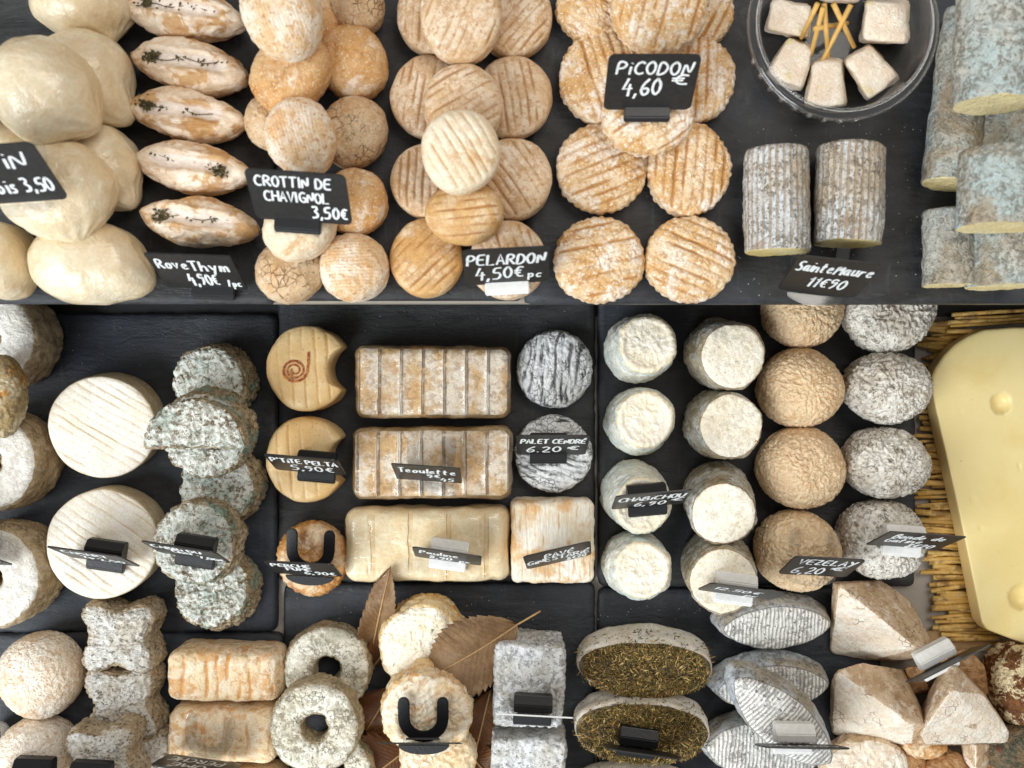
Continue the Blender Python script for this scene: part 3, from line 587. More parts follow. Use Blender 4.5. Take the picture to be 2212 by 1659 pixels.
def sign(px, py, zb, w, L, lean, yaw, lines, holder, label, back=None, mat='plate', roll=0, hx=0.0, rc=.004, seed=1, pitch=0.0):
    """price sign: px, py = middle of the plate's lower edge, zb = height of the thing it stands on there"""
    zp = zb + .003
    e = bpy.data.objects.new('price_sign', None); COL.objects.link(e); e.empty_display_size = .01
    e.location = P(px, py, zp) - Vector((0, 0, .003)); e.rotation_euler = (math.radians(pitch), 0, math.radians(yaw))
    tag(e, label, 'price sign', 'price signs on the cheeses')
    th = math.radians(lean)
    X = Vector((1, 0, 0)); Yv = Vector((0, math.sin(th), math.cos(th))); Nn = X.cross(Yv)
    mw = Matrix(((X.x, Yv.x, Nn.x, 0), (X.y, Yv.y, Nn.y, 0), (X.z, Yv.z, Nn.z, .003), (0, 0, 0, 1))) @ Matrix.Rotation(math.radians(roll), 4, 'Z')
    out = []
    for cxs, cys, a0 in ((w / 2 - rc, rc, -90), (w / 2 - rc, L - rc, 0), (-w / 2 + rc, L - rc, 90), (-w / 2 + rc, rc, 180)):
        for k in range(5):
            a = math.radians(a0 + 90 * k / 4); out.append((cxs + rc * math.cos(a), cys + rc * math.sin(a)))
    bm = prism(out, -.0005, .0005)
    pl = bm_obj('plate', bm, M[mat], e); pl.matrix_local = mw
    if lines:
        lettering(lines, w, L, .00062, pl, seed)
    if back:
        lettering(back, w, L, .00062, pl, seed, 'chalk', True)
    hm = {'black': 'black_plastic', 'white': 'white_plastic', 'ublack': 'black_plastic', 'uclear': 'clear'}.get(holder)
    if holder in ('black', 'white'):
        hw = .0285; tg = math.tan(th); tk = .0008
        # block seen from the side: low lip in front of the plate, taller block with a chamfered back behind it
        prof_b = [(tk * 1.2, 0), (tk * 1.2 + .011 * tg, .011), (.0105, .0125), (.0165, .008), (.0165, 0)]
        prof_f = [(-.0075, 0), (-.0075, .003), (-.0055, .005), (-tk * 1.2 + .005 * tg, .005), (-tk * 1.2, 0)]
        for nm, pr in (('stand_block', prof_b), ('stand_lip', prof_f)):
            bm = bmesh.new(); a = [bm.verts.new((-hw / 2 + hx, y, z)) for y, z in pr]; b = [bm.verts.new((hw / 2 + hx, y, z)) for y, z in pr]
            n = len(pr); bm.faces.new(a); bm.faces.new(b[::-1])
            for i in range(n): bm.faces.new((a[i], b[i], b[(i + 1) % n], a[(i + 1) % n])[::-1])
            bmesh.ops.recalc_face_normals(bm, faces=bm.faces)
            bmesh.ops.bevel(bm, geom=list(bm.edges), offset=.0007, segments=2, affect='EDGES')
            bm_obj(nm, bm, M[hm], e)
    elif holder in ('ublack', 'uclear'):
        bm = prism(ushape(.037, .031, .0085), 0, .0022, .0006)
        o = bm_obj('horseshoe_base', bm, M[hm], e); o.matrix_local = Matrix.Translation((hx, .0008, .0008)) @ Matrix.Rotation(math.radians(8), 4, 'X')
        lip = [(.019 * math.cos(math.pi + math.pi * k / 12), .0075 * math.sin(math.pi + math.pi * k / 12)) for k in range(13)]
        bm = prism(lip, 0, .002, .0005); o = bm_obj('front_lip', bm, M[hm], e); o.matrix_local = Matrix.Translation((hx, -.0012, .0005))
        up = prism([(-.012, .0), (.012, .0), (.012, .0014), (-.012, .0014)], 0, .013, .0003)
        o = bm_obj('clip', up, M[hm], e); o.matrix_local = Matrix.Translation((hx, .0014, 0)) @ Matrix.Rotation(-th, 4, 'X')
    return e

# ------------------------------------------------------------------ the setting: counter, raised shelf, slates
def polyR(pts, c):
    """outline radius (px) as a function of angle for a polygon of picture points that is star-shaped round c"""
    q = [(x - c[0], -(y - c[1])) for x, y in pts]
    def f(a):
        dx, dy = math.cos(a), math.sin(a); best = 0
        for (x1, y1), (x2, y2) in zip(q, q[1:] + q[:1]):
            ex, ey = x2 - x1, y2 - y1; den = dx * ey - dy * ex
            if abs(den) < 1e-9: continue
            t = (x1 * ey - y1 * ex) / den; s = (x1 * dy - y1 * dx) / den
            if t > 0 and -1e-6 <= s <= 1 + 1e-6: best = max(best, t)
        return best
    return f
def box(name, x0, x1, y0, y1, z0, z1, mat, bev=.001):
    bm = prism([(x0, y0), (x1, y0), (x1, y1), (x0, y1)], z0, z1, bev); return bm_obj(name, bm, M[mat])
tag(box('counter', -1.2, 1.2, -1.0, 1.0, -.06, -.0075, 'counter'), None, None, kind='structure')
sy = P(0, 658, Z_UP).y
tag(box('raised_shelf', -1.2, 1.2, P(0, 654, .1135).y, .9, .100, Z_UP - .0065, 'shelf_metal'), None, None, kind='structure')
tag(box('shelf_riser', -1.2, 1.2, sy + .13, sy + .14, -.0075, .0995, 'black_plastic'), None, None, kind='structure')
tag(box('under_shelf_shade_sheet', -1.2, 1.2, P(0, 684, -.005).y, .11, -.0074, -.0062, 'black_plastic', .0002), None, None, kind='structure')  # added black sheet on the counter, standing in for shade under the raised shelf
def slate(px0, px1, py0, py1, ztop, th, label, mat='slate', rc=10, spin=0, irr=1.0):
    m = mpp(ztop); cx, cy = (px0 + px1) / 2, (py0 + py1) / 2; a, b = (px1 - px0) / 2, (py1 - py0) / 2
    pts = []
    for sx_, sy_, a0 in ((1, -1, 0), (-1, -1, 90), (-1, 1, 180), (1, 1, 270)):
        for k in range(6):
            t = math.radians(a0 + 90 * k / 5); pts.append((cx + sx_ * (a - rc) + rc * math.cos(t), cy + sy_ * (b - rc) - rc * math.sin(t)))
    f = polyR(pts, (cx, cy)); sd = nseed()
    def Rf(t): return f(t) * m
    v, fc, at = radial(Rf, th, 90, 30, 420, 26, sd, {'side': (.0011 * irr, 130)}, 0, 0, 0)
    v = np.array(v); d2 = noise(v, 14, sd, 3)
    top = v[:, 2] > th * .6
    v[:, 2] += np.where(top, .0004 * noise(v, 40, sd + 1, 2), 0)
    o = mesh_obj('slate_slab', v, fc, M[mat], None, frame(P(cx, cy, ztop) - Vector((0, 0, th)), (0, 0, 1), spin), at)
    return tag(o, label, 'slate', 'slate slabs under the cheeses')
TS = .0062
slate(-420, 592, -420, 656, Z_UP, TS, 'dark slate slab of the raised shelf under the thyme-topped spindle cheeses', irr=.4)
slate(597, 1126, -420, 649, Z_UP, TS, 'dark slate slab set back from the metal shelf edge under the grooved beige discs', irr=.4)
slate(1132, 2700, -420, 657, Z_UP, TS, 'long dark slate slab of the raised shelf under the plastic tub and ash logs', irr=.4)
TL = .0072
slate(-420, 598, 677, 1366, 0, TL, 'blue-black slate slab under the white grooved wheels and blue-mould pile', 'slate_blue', 16)
slate(600, 1286, 520, 1258, 0, TL, 'dark slate slab under the crescents and the film-wrapped bricks', 'slate', 14)
slate(1292, 1978, 520, 1268, 0, TL, 'dark slate slab under the four rows of goat cheeses', 'slate', 14)
slate(-420, 609, 1368, 2100, 0, TL, 'blue-black slate slab under the grey butterfly-shaped cheeses', 'slate_blue', 10)
slate(612, 1286, 1260, 2100, 0, TL, 'dark slate slab under the ring cheeses and brown leaves', 'slate_blue', 14)
slate(1292, 1905, 1271, 2100, 0, TL, 'dark slate slab under the herb-topped ovals', 'slate_blue', 14)

# ------------------------------------------------------------------ upper shelf: cream skin bags
def bag(px, py, rx, ry, zb, h, label, nub=-40, tilt=(0, 0), na=.14):
    a0 = math.radians(nub)
    def Rf(a):
        d = (a - a0 + math.pi) % (2 * math.pi) - math.pi
        e = 1 / math.sqrt((math.cos(a) / rx) ** 2 + (math.sin(a) / ry) ** 2)
        return e * (1 + na * math.exp(-(d / .30) ** 2) - na * .25)
    o = disc('cream_filled_cheese', px, py, rx, ry, zb, h, 'cream', label, 'glossy cream-filled cheese bags', nt=2.15, nb=2.8, tilt=tilt, dsp={'lump': (.0030, 26), 'fine': (.0007, 110)}, Rf=Rf, irr=.07, V=60, U=150, zf=.5)
    me = o.data; p = np.empty(len(me.vertices) * 3); me.vertices.foreach_get('co', p); p = p.reshape(-1, 3); m = mpp(zb + h / 2)
    c = np.array([rx * m * 1.0 * math.cos(a0), ry * m * 1.0 * math.sin(a0), h * .42]); q = p - c; dist = np.linalg.norm(q, axis=1)
    dirn = np.array([math.cos(a0), math.sin(a0), 0]); side = np.array([-math.sin(a0), math.cos(a0), 0])
    ang = np.arctan2(q[:, 2], q @ side); pl = np.sin(ang * 11 + 2 * noise(p, 60, 5)) * np.exp(-((dist - .012) / .011) ** 2)
    p += (pl * .0004)[:, None] * (p - [0, 0, h * .4]) / (np.linalg.norm(p - [0, 0, h * .4], axis=1)[:, None] + 1e-9)
    p += dirn * (np.exp(-(dist / .009) ** 2) * .0035 * (1 + 2 * na))[:, None]
    me.vertices.foreach_set('co', p.reshape(-1)); me.update()
    return o
bag(178, 5, 110, 72, Z_UP, .05, 'pale glossy cream bag cheese behind the stack, beside the first spindle', -60)
bag(178, 168, 108, 110, Z_UP, .055, 'cream bag cheese with a grey mouldy knot beside the second spindle', -42, na=.2)
bag(88, 198, 116, 113, Z_UP + .036, .055, 'biggest cream bag cheese lying on top of the others', -30, na=.06)
bag(30, 330, 80, 66, Z_UP, .045, 'cream bag cheese almost hidden under the top one', -90)
bag(216, 357, 86, 96, Z_UP, .05, 'cream bag cheese next to the fourth thyme spindle', -50, na=.1)
bag(122, 412, 121, 108, Z_UP + .026, .05, 'pale cream bag cheese that carries the clear-stand price sign', -70, na=.06)
bag(192, 568, 122, 92, Z_UP, .052, 'knotted cream bag cheese at the front edge of the raised shelf', -25, na=.12)
bag(8, 562, 62, 88, Z_UP, .05, 'greenish cream bag cheese at the front edge beside the knotted one', 170)

# spindles with thyme
def spindle(px, py, rx, ry, label, spin=-7, sprig=0):
    vr = random.Random(sprig * 7 + 1); nn_ = vr.uniform(1.5, 1.68); kx = vr.uniform(-.16, .16)
    def Rf(a):
        c, s = abs(math.cos(a)), abs(math.sin(a)); n = nn_
        return (1 + kx * math.sin(a) * math.cos(a)) / ((c / rx) ** n + (s / ry) ** n) ** (1 / n)
    o = disc('spindle_cheese', px, py, rx, ry, Z_UP, .034, 'thyme', label, 'spindle cheeses with thyme', nt=2.5, nb=3, spin=spin, Rf=Rf, irr=.03, V=52, U=128,
             dsp={'lump': (.0012, 45), 'split': (.0042, .0042, .034), 'wr': (.0005, 55, 16), 'fine': (.0004, 190)}, zf=.5)
    r = random.Random(500 + sprig); V = []; F = []
    def addm(v, f):
        b = len(V); V.extend(v); F.extend([tuple(i + b for i in q) for q in f])
    zt = .0300; dirn = 1 if sprig % 2 else -1
    path = [Vector((dirn * (-.020 + .042 * k / 8), .0012 * math.sin(k * 1.3 + sprig) - .001 + .0004 * k, zt - .0008 * abs(k - 4) * .35)) for k in range(9)]
    addm(*tube(path, .00028, 5))
    def blade(c, d, ln, w):
        d = d.normalized(); s = d.cross(Vector((r.uniform(-.4, .4), r.uniform(-.4, .4), 1))).normalized() * w; u = Vector((0, 0, w * .9))
        addm([c, c + d * ln * .5 + s, c + d * ln, c + d * ln * .5 - s, c + d * ln * .5 + u], [(0, 1, 4), (1, 2, 4), (2, 3, 4), (3, 0, 4), (0, 3, 2, 1)])
    for k in range(60):      # tuft
        c = path[0 if sprig != 2 else 8] + Vector((r.gauss(0, .0028), r.gauss(0, .0022), r.uniform(0, .0022)))
        blade(c, Vector((r.uniform(-1, 1), r.uniform(-1, 1), r.uniform(0, .7))), r.uniform(.0020, .0040), r.uniform(.0006, .0011))
    for k in range((0, 16, 14, 26, 10, 8)[sprig]):
        i = r.choice([r.randrange(2, 9), 3, 6, 8]); blade(path[i] + Vector((r.gauss(0, .0016), r.gauss(0, .0006), .0002)), Vector((r.uniform(-.4, 1) * dirn, r.uniform(-1, 1), .3)), r.uniform(.0016, .0034), r.uniform(.0005, .0009))
    mesh_obj('thyme_sprig', V, F, M['sprig'], o, None, None, False)
    return o
spindle(400, 32, 132, 58, 'thyme spindle cheese farthest back beside the pale cream bag', -9, 1)
spindle(413, 146, 129, 58, 'thyme spindle cheese whose big tuft sits at the left end, with one stray leaf', -9, 3)
spindle(407, 251, 126, 55, 'thyme spindle cheese with leaves scattered along its whole slit', -6, 2)
spindle(421, 363, 129, 55, 'thyme spindle cheese half touched by the 3,50 price sign', -8, 4)
spindle(432, 480, 129, 54, 'palest thyme spindle cheese, in front of the 4,90 price sign', -9, 5)

# small round wrinkled goat cheeses
GC = 'small round golden goat cheeses'
def crottin(px, py, rx, ry, dz, mat, label, tilt=(0, 0), h=.034, nt=2.6, spin=0):
    return disc('round_goat_cheese', px, py, rx, ry, Z_UP + dz, h, mat, label, GC, nt=nt, nb=3.2, tilt=tilt, spin=rng.uniform(0, 360), irr=.035, dsp={'lump': (.0011, 60), 'fine': (.00045, 260), 'wr': (.00022, 80, 20)}, zf=.5)
crottin(770, 12, 62, 60, 0, 'crottin_crack', 'greyish round cheese behind the golden ones, half out of view')
crottin(762, 137, 74, 82, 0, 'crottin', 'golden brown round cheese with a white floury streak beside the grooved discs')
crottin(765, 285, 71, 78, 0, 'crottin_crack', 'round cheese with deep branching cracks beside the floury white one')
crottin(768, 436, 70, 72, 0, 'crottin', 'amber round cheese half covered by the right end of the 3,50 sign')
crottin(765, 578, 76, 74, 0, 'crottin_white', 'white-dusted round cheese at the shelf edge beside the cracked one')
crottin(626, 585, 75, 68, 0, 'crottin_crack', 'honeycomb-cracked round cheese at the shelf edge in front of the 3,50 sign')
crottin(592, 265, 62, 60, 0, 'crottin_crack', 'cracked round cheese peeping out between the spindles and the floury one')
crottin(680, 45, 60, 60, .0, 'crottin', 'golden round cheese mostly hidden behind the top pale one')
crottin(628, 160, 94, 78, .02, 'crottin', 'glossy orange-brown round cheese leaning under the top pale one', (0, -8))
crottin(650, 297, 86, 73, .024, 'crottin_white', 'floury round cheese with fine cloth lines behind the 3,50 sign', (0, -6))
crottin(650, 492, 80, 68, .02, 'pelardon_pale', 'smooth pale round cheese that carries the 3,50 sign', (0, -4), nt=3.2)
crottin(608, 25, 104, 84, .047, 'crottin_white', 'big pale round cheese on top of the golden pile', (0, -5), h=.036)

# grooved beige discs
GP = 'grooved beige disc cheeses'
def pel(px, py, rx, ry, dz, label, ang, mat='pelardon', tilt=(0, 0), h=.023, amp=.0016):
    return disc('grooved_disc_cheese', px, py, rx, ry, Z_UP + dz, h, mat, label, GP, nt=rng.uniform(3.0, 4.4), nb=4, tilt=tilt, irr=.03, dsp={'lump': (.0006, 50), 'groove': (amp * .8, .0052, ang, .0009, .16), 'gcon': .9, 'fine': (.00025, 260)}, U=150, V=72)
pel(938, 32, 82, 88, 0, 'grooved disc with brown stains under the top hindmost disc', 85)
pel(1112, 40, 83, 84, 0, 'grooved disc with fine slanting lines beside the hindmost amber ridged cheese', 48)
pel(925, 210, 82, 89, 0, 'grooved disc beside the golden brown round cheese', 80)
pel(1110, 210, 83, 89, 0, 'grooved disc with steep lines beside the amber cheese under the 4,60 sign', 100)
pel(926, 391, 82, 81, 0, 'grooved disc with four deep vertical lines beside the cracked round cheese', 88)
pel(1110, 387, 82, 88, 0, 'grooved disc with slanting cuts beside the pair of amber cheeses', 125)
pel(921, 558, 79, 85, 0, 'orange grooved disc at the shelf edge with diagonal cuts', 42, 'pelardon_gold')
pel(1096, 562, 82, 86, 0, 'grooved disc half hidden behind the 4,50 price sign', 105)
pel(1000, 226, 86, 89, .023, 'grooved disc with two dark pinholes under the pale top disc', 30, tilt=(0, 3))
pel(1002, 462, 85, 68, .023, 'orange disc with fine cross lines under the pale top disc', 5, 'pelardon_gold', (-4, -8), amp=.0007)
pel(995, 34, 88, 103, .026, 'large grooved disc on top of the hindmost pair', 65, tilt=(0, -3))
pel(994, 327, 85, 91, .046, 'palest grooved disc on top of the middle of the disc pile', 122, 'pelardon_pale', (2, -3))

# amber ridged discs
GA = 'amber ridged disc cheeses'
def pic(px, py, rx, ry, dz, label, ang, tilt=(0, 0), h=.021):
    return disc('ridged_disc_cheese', px, py, rx, ry, Z_UP + dz, h, 'picodon', label, GA, nt=3.8, nb=4, tilt=tilt, irr=.022, dsp={'lump': (.0006, 60), 'groove': (.0017, .0064, ang, .0011, .14), 'gcon': .9, 'rad': (.00035, 31), 'wr': (.0003, 95, 22), 'side': (.0011, 140), 'fine': (.0003, 300)}, U=170, V=80)
pic(1285, 12, 84, 80, 0, 'ridged amber disc behind, beside the hindmost grooved discs', 150)
pic(1512, 22, 72, 80, 0, 'dark amber disc behind, next to the clear tub', 60)
pic(1308, 167, 99, 103, 0, 'ridged amber disc beneath the left side of the 4,60 sign', 108)
pic(1490, 171, 96, 98, 0, 'ridged amber disc beneath the right side of the 4,60 sign', 88)
pic(1300, 364, 98, 96, 0, 'ridged amber disc with rising diagonal lines in the second row', 22)
pic(1487, 366, 91, 101, 0, 'ridged amber disc with vertical lines next to the grey ash logs', 85)
pic(1294, 563, 99, 93, 0, 'ridged amber disc with a white floury patch at the shelf edge', 12)
pic(1490, 560, 97, 93, 0, 'ridged amber disc with falling diagonal lines at the shelf edge', -25)
pic(1400, 250, 101, 82, .022, 'ridged disc lying on four others and carrying the 4,60 sign', 35, (0, -4))
pic(1425, 14, 104, 100, .024, 'golden ridged disc on top of the hindmost amber pair', 75, (0, -4))

# logs
def log(px0, py0, px1, py1, rpx, zc, mat, label, group, dsp=None, V=70):
    a, b = P(px0, py0, zc), P(px1, py1, zc); ax = b - a; R = rpx * mpp(zc + .01); sd = nseed()
    geo = radial(lambda t: R, ax.length, 60, 40, 110, V, sd, dsp or {'lump': (.0013, 45), 'fine': (.0004, 300), 'side': (.0007, 160)}, -.02, 0, .03, .7)
    return cheese('cheese_log', geo, mat, frame(a, ax, sd * 40), label, group)
GL1 = 'short grey ash-coated logs'; GL2 = 'stacked blue-grey goat logs'
log(1678, 326, 1678, 545, 70, Z_UP + .0215, 'log_ash', 'short ash log with even white stripes beside the ridged amber discs', GL1)
log(1838, 318, 1829, 528, 73, Z_UP + .0225, 'log_ash', 'short ash log with a dark brown patch, behind the 11,90 sign', GL1)
log(2100, 25, 2052, 398, 60, Z_UP + .018, 'log_blue', 'long slanting grey log next to the clear tub', GL2)
log(2165, 150, 2165, 430, 72, Z_UP + .0215, 'log_blue', 'brown shaded log underneath the two upper logs', GL2)
log(2047, 455, 2049, 618, 54, Z_UP + .016, 'log_blue', 'pale blue log with a white cut end at the front of the stack', GL2)
log(2158, 470, 2158, 622, 70, Z_UP + .021, 'log_blue', 'brownish grey log at the front of the stack beside the pale blue one', GL2)
log(2152, -40, 2146, 228, 84, Z_UP + .062, 'log_blue', 'upper blue-grey log at the back of the stack', GL2)
log(2158, 326, 2152, 494, 82, Z_UP + .061, 'log_blue', 'upper blue-grey log with a yellow cut face, at the front', GL2)

# clear tub with tasting cubes
def lathe(name, prof, mat, mw, U=96, parent=None):
    v = []; f = []; K = len(prof)
    for r, z in prof:
        for k in range(U): a = 2 * math.pi * k / U; v.append((r * math.cos(a), r * math.sin(a), z))
    for i in range(K - 1):
        for k in range(U): f.append((i * U + k, i * U + (k + 1) % U, (i + 1) * U + (k + 1) % U, (i + 1) * U + k))
    return mesh_obj(name, v, f, M[mat], parent, mw)
TZ = .052; tc = P(1825, 50, Z_UP + TZ); tr = 207 * mpp(Z_UP + TZ)
tub = bpy.data.objects.new('plastic_tub', None); COL.objects.link(tub); tub.empty_display_size = .02; tub.location = (tc.x, tc.y, Z_UP + .0006)
tag(tub, 'round clear plastic tub of cheese cubes and toothpicks', 'tub')
k = tr
lathe('tub_wall', [(.001, 0), (k * .76, 0), (k * .79, .0015), (k * .86, TZ * .72), (k * .875, TZ * .74), (k * .89, TZ * .97)], 'tub', None, 96, tub)
lathe('tub_rim', [(k * .89, TZ * .97), (k * .90, TZ), (k * .945, TZ * 1.01), (k * .955, TZ * .98), (k * .985, TZ * .985), (k, TZ * .96), (k, TZ * .86), (k * .985, TZ * .85)], 'tub_rim', None, 96, tub)
lathe('rim_bead', [(k * .905 + .0012 * math.cos(a), TZ * 1.0 + .0012 * math.sin(a)) for a in np.linspace(0, 2 * math.pi, 9)], 'clear', None, 96, tub)
lathe('rim_bead', [(k * .995 + .0010 * math.cos(a), TZ * .93 + .0010 * math.sin(a)) for a in np.linspace(0, 2 * math.pi, 9)], 'clear', None, 96, tub)
for j in range(9):
    a = math.radians(-158 + j * 9.5); r0 = k * 1.004
    bm = prism([(-.0015, -.0009), (.0015, -.0009), (.0015, .0009), (-.0015, .0009)], 0, .004, .0004)
    o = bm_obj('rim_tooth', bm, M['clear'], tub); o.matrix_local = Matrix.Translation((r0 * math.cos(a), r0 * math.sin(a), TZ * .86)) @ Matrix.Rotation(a + math.pi / 2, 4, 'Z')
def chunk(px, py, w0, w1, hh, rot, label, zb=Z_UP + .0022, ht=.026):
    r = random.Random(int(px)); pts = []; w0 *= 1.12; w1 *= 1.12; hh *= 1.08
    ca, sa = math.cos(math.radians(rot)), math.sin(math.radians(rot))
    for z, kx in ((zb, 1.0), (zb + ht, .9)):
        for x, y in ((-w0, -hh), (w0, -hh), (w1, hh), (-w1, hh), (0, -hh * 1.06), (0, hh * 1.08)):
            x *= kx * r.uniform(.94, 1.06); y *= kx * r.uniform(.94, 1.06)
            pts.append((px + x * ca - y * sa, py + x * sa + y * ca, z))
    return hull('cheese_cube', pts, 'cube', label, 'cheese cubes in the tub', None, .0032, .0010, 5)
chunk(1706, 40, 40, 46, 36, 10, 'tasting cube of cheese with a yellowish corner beside the toothpick heads')
chunk(1712, 134, 27, 40, 46, 24, 'tasting cube nearest the ridged amber discs, tilted')
chunk(1785, 180, 28, 44, 46, 2, 'tasting cube with a yellow cut band facing the front of the tub')
chunk(1880, 152, 32, 42, 48, -36, 'tasting cube turned diagonally beside the tub wall')
chunk(1914, 44, 44, 48, 44, 4, 'tasting cube with pale yellow side next to the grey logs')
chunk(1815, -32, 34, 40, 34, 0, 'tasting cube at the back of the tub', ht=.022)
TPL = ['toothpick leaning over the cube with the yellowish corner', 'toothpick reaching the tilted cube nearest the amber discs', 'upright toothpick pointing at the cube with the yellow band', 'toothpick pointing at the diagonally turned cube', 'long toothpick crossing over two others', 'toothpick lying across beneath the others in the tub']
for j, (x0, y0, x1, y1) in enumerate([(1766, 8, 1731, 82), (1778, 16, 1752, 118), (1780, 8, 1789, 122), (1800, 8, 1845, 102), (1838, 10, 1772, 140), (1760, 62, 1830, 50)]):
    a, b = P(x0, y0, Z_UP + .052 - .002 * j), P(x1, y1, Z_UP + .026 - .001 * j)
    d = (b - a); ax = d.normalized(); v, f = tube([a - a, (b - a) * .5, (b - a)], [.0017, .0016, .0014], 8)
    o = mesh_obj('toothpick', v, f, M['toothpick'], None, Matrix.Translation(a)); tag(o, TPL[j], 'toothpick', 'toothpicks in the tub')

# ------------------------------------------------------------------ lower display
# ring cheeses with a hole, cropped by the picture's edge
GR = 'tall ring cheeses with white tops'
def ringc(top, rpx, hpx, zb, h, mat, label, group, dsp=None, tiltb=None, kind='ring_cheese'):
    m = mpp(zb + h); base = tiltb or untilt(top, zb, h); b = P(base[0], base[1], zb); t = P(top[0], top[1], zb + h); sd = nseed()
    geo = ring(rpx * m, hpx * m, (t - b).length, U=132, V=64, seed=sd, dsp=dsp or {'lump': (.0014, 45), 'wr': (.0006, 60, 18), 'wrtop': .3, 'side': (.001, 120), 'xgroove': (.0004, .0035, 88), 'fine': (.0003, 260)}, irr=.03)
    return cheese(kind, geo, mat, frame(b, t - b, 0), label, group)
ringc((-32, 732), 111, 20, 0, .05, 'ring', 'tall white-topped ring cheese partly under the raised shelf', GR)
ringc((-28, 1000), 110, 22, 0, .05, 'ring', 'tall white-topped ring cheese beside the grooved wheel without a sign', GR)
ringc((-26, 1250), 114, 21, 0, .05, 'ring', 'tall white-topped ring cheese carrying a clear-stand sign', GR)
disc('round_goat_cheese', 8, 856, 44, 90, .05, .026, 'mould_brown', 'brown mouldy round cheese lying across two tall ring cheeses', 'mouldy round cheese', nt=2.6, nb=3, dsp={'lump': (.0014, 60), 'wr': (.0005, 70, 20)}, zf=.5)

GW = 'white grooved wheels'
def wheel(base, top, r, label, ang):
    return tall('grooved_wheel_cheese', base, top, r, 0, .038, 'white_grooved', label, GW, nt=18, nb=9, taper=.0, irr=.025, V=130, U=220, dsp={'lump': (.0008, 30), 'groove': (.0008, .0058, ang, .0007, .3), 'gcon': .95, 'fine': (.00015, 260)})
wheel((252, 908), (220, 924), 113, 'white grooved wheel without a sign on it', -33)
wheel((254, 1158), (219, 1176), 118, 'white grooved wheel carrying a black sign and stand', -36)

GB = 'blue-mould wrinkled discs'
BD = {'lump': (.0014, 60), 'wr': (.0011, 75, 20), 'fine': (.0006, 240), 'side': (.0012, 110)}
def blue(px, py, rx, ry, zb, label, tilt=(0, 0), h=.03, Rf=None, spin=0):
    return disc('blue_mould_cheese', px, py, rx, ry, zb, h, 'blue_rind', label, GB, nt=5, nb=5, tilt=tilt, irr=.03, dsp=BD, U=150, V=64, Rf=Rf, spin=spin, zf=1.0)
def blue2(base, top, r, zb, label, h=.034):
    return tall('blue_mould_cheese', base, top, r, zb, h, 'blue_rind', label, GB, nt=8, nb=7, taper=.04, irr=.03, dsp=BD, U=160, V=80)
blue2((486, 823), (446, 828), 82, 0, 'greenest blue-mould disc at the back of its pile')
blue2((500, 1048), (466, 1052), 84, 0, 'blue-mould disc squeezed in the middle of its pile')
blue2((490, 1272), (453, 1270), 83, 0, 'turquoise mouldy disc at the front of its pile')
blue2((470, 927), (438, 942), 94, .031, 'blue-mould disc under the cut half', .03)
blue2((450, 1162), (416, 1174), 91, .031, 'blue-mould disc carrying a black sign and stand', .03)
hp = [(416 + 112 * math.cos(a), 962 - 100 * math.sin(a)) for a in np.linspace(0, math.pi, 25)]
blue(416, 930, 100, 50, .062, 'half disc of blue-mould cheese cut straight, on top of its pile', (-3, -2), h=.018, Rf=polyR(hp + [(304, 968), (528, 968)], (416, 930)))

GCr = 'crescent cheeses'
def crescent(px, py, sc_, label, spin=0):
    c = (0, 0); pts = []
    for a in np.linspace(math.radians(31), math.radians(329), 60): pts.append((90 * math.cos(a) * sc_, -95 * math.sin(a) * sc_))
    for a in np.linspace(math.radians(239), math.radians(121), 22): pts.append(((103 + 54 * math.cos(a)) * sc_, -(54 * 1.0 * math.sin(a)) * sc_))
    cc = (-18, 0)
    return disc('crescent_cheese', px - 18, py, 90, 95, 0, .036, 'crescent', label, GCr, nt=7, nb=7, Rf=polyR(pts, cc), irr=.012, U=200, V=90, spin=spin,
                dsp={'lump': (.0009, 40), 'groove': (.0009, .0094, 94, .0010, .08), 'side': (.0012, 60), 'fine': (.00015, 260)}, zf=1.0)
cr = crescent(660, 795, .99, 'yellow crescent cheese with a brown spiral stamp', 0)
crescent(657, 995, .99, 'yellow crescent cheese carrying the 5,90 sign')
# spiral stamp pressed on the first crescent
sp = []; m0 = mpp(.036)
for i in range(90):
    a = i / 89 * 5.2 * math.pi; r0 = (6 + 22 * (i / 89)) * m0; sp.append((r0 * math.cos(a + 2.6), r0 * math.sin(a + 2.6) * .92))
lp = [(q[0], q[1]) for q in sp] + [(.0125 * .85, .005 + j * .0022) for j in range(5)]
V = []; F = []
for i, q in enumerate(lp):
    d = Vector(lp[min(i + 1, len(lp) - 1)]) - Vector(lp[max(i - 1, 0)]); d = d.normalized() if d.length else Vector((1, 0)); nn = Vector((-d.y, d.x)) * (.0006 if i < 60 else .0009)
    V += [(q[0] + nn.x, q[1] + nn.y, 0), (q[0] - nn.x, q[1] - nn.y, 0)]
    if i: F.append((2 * i - 2, 2 * i - 1, 2 * i + 1, 2 * i))
off = cr.matrix_world.inverted() @ P(636, 800, .0362)
st = mesh_obj('spiral_stamp', [(x + off.x, y + off.y, .0366) for x, y, z in V], F, M['stamp'], cr, None, None, False)

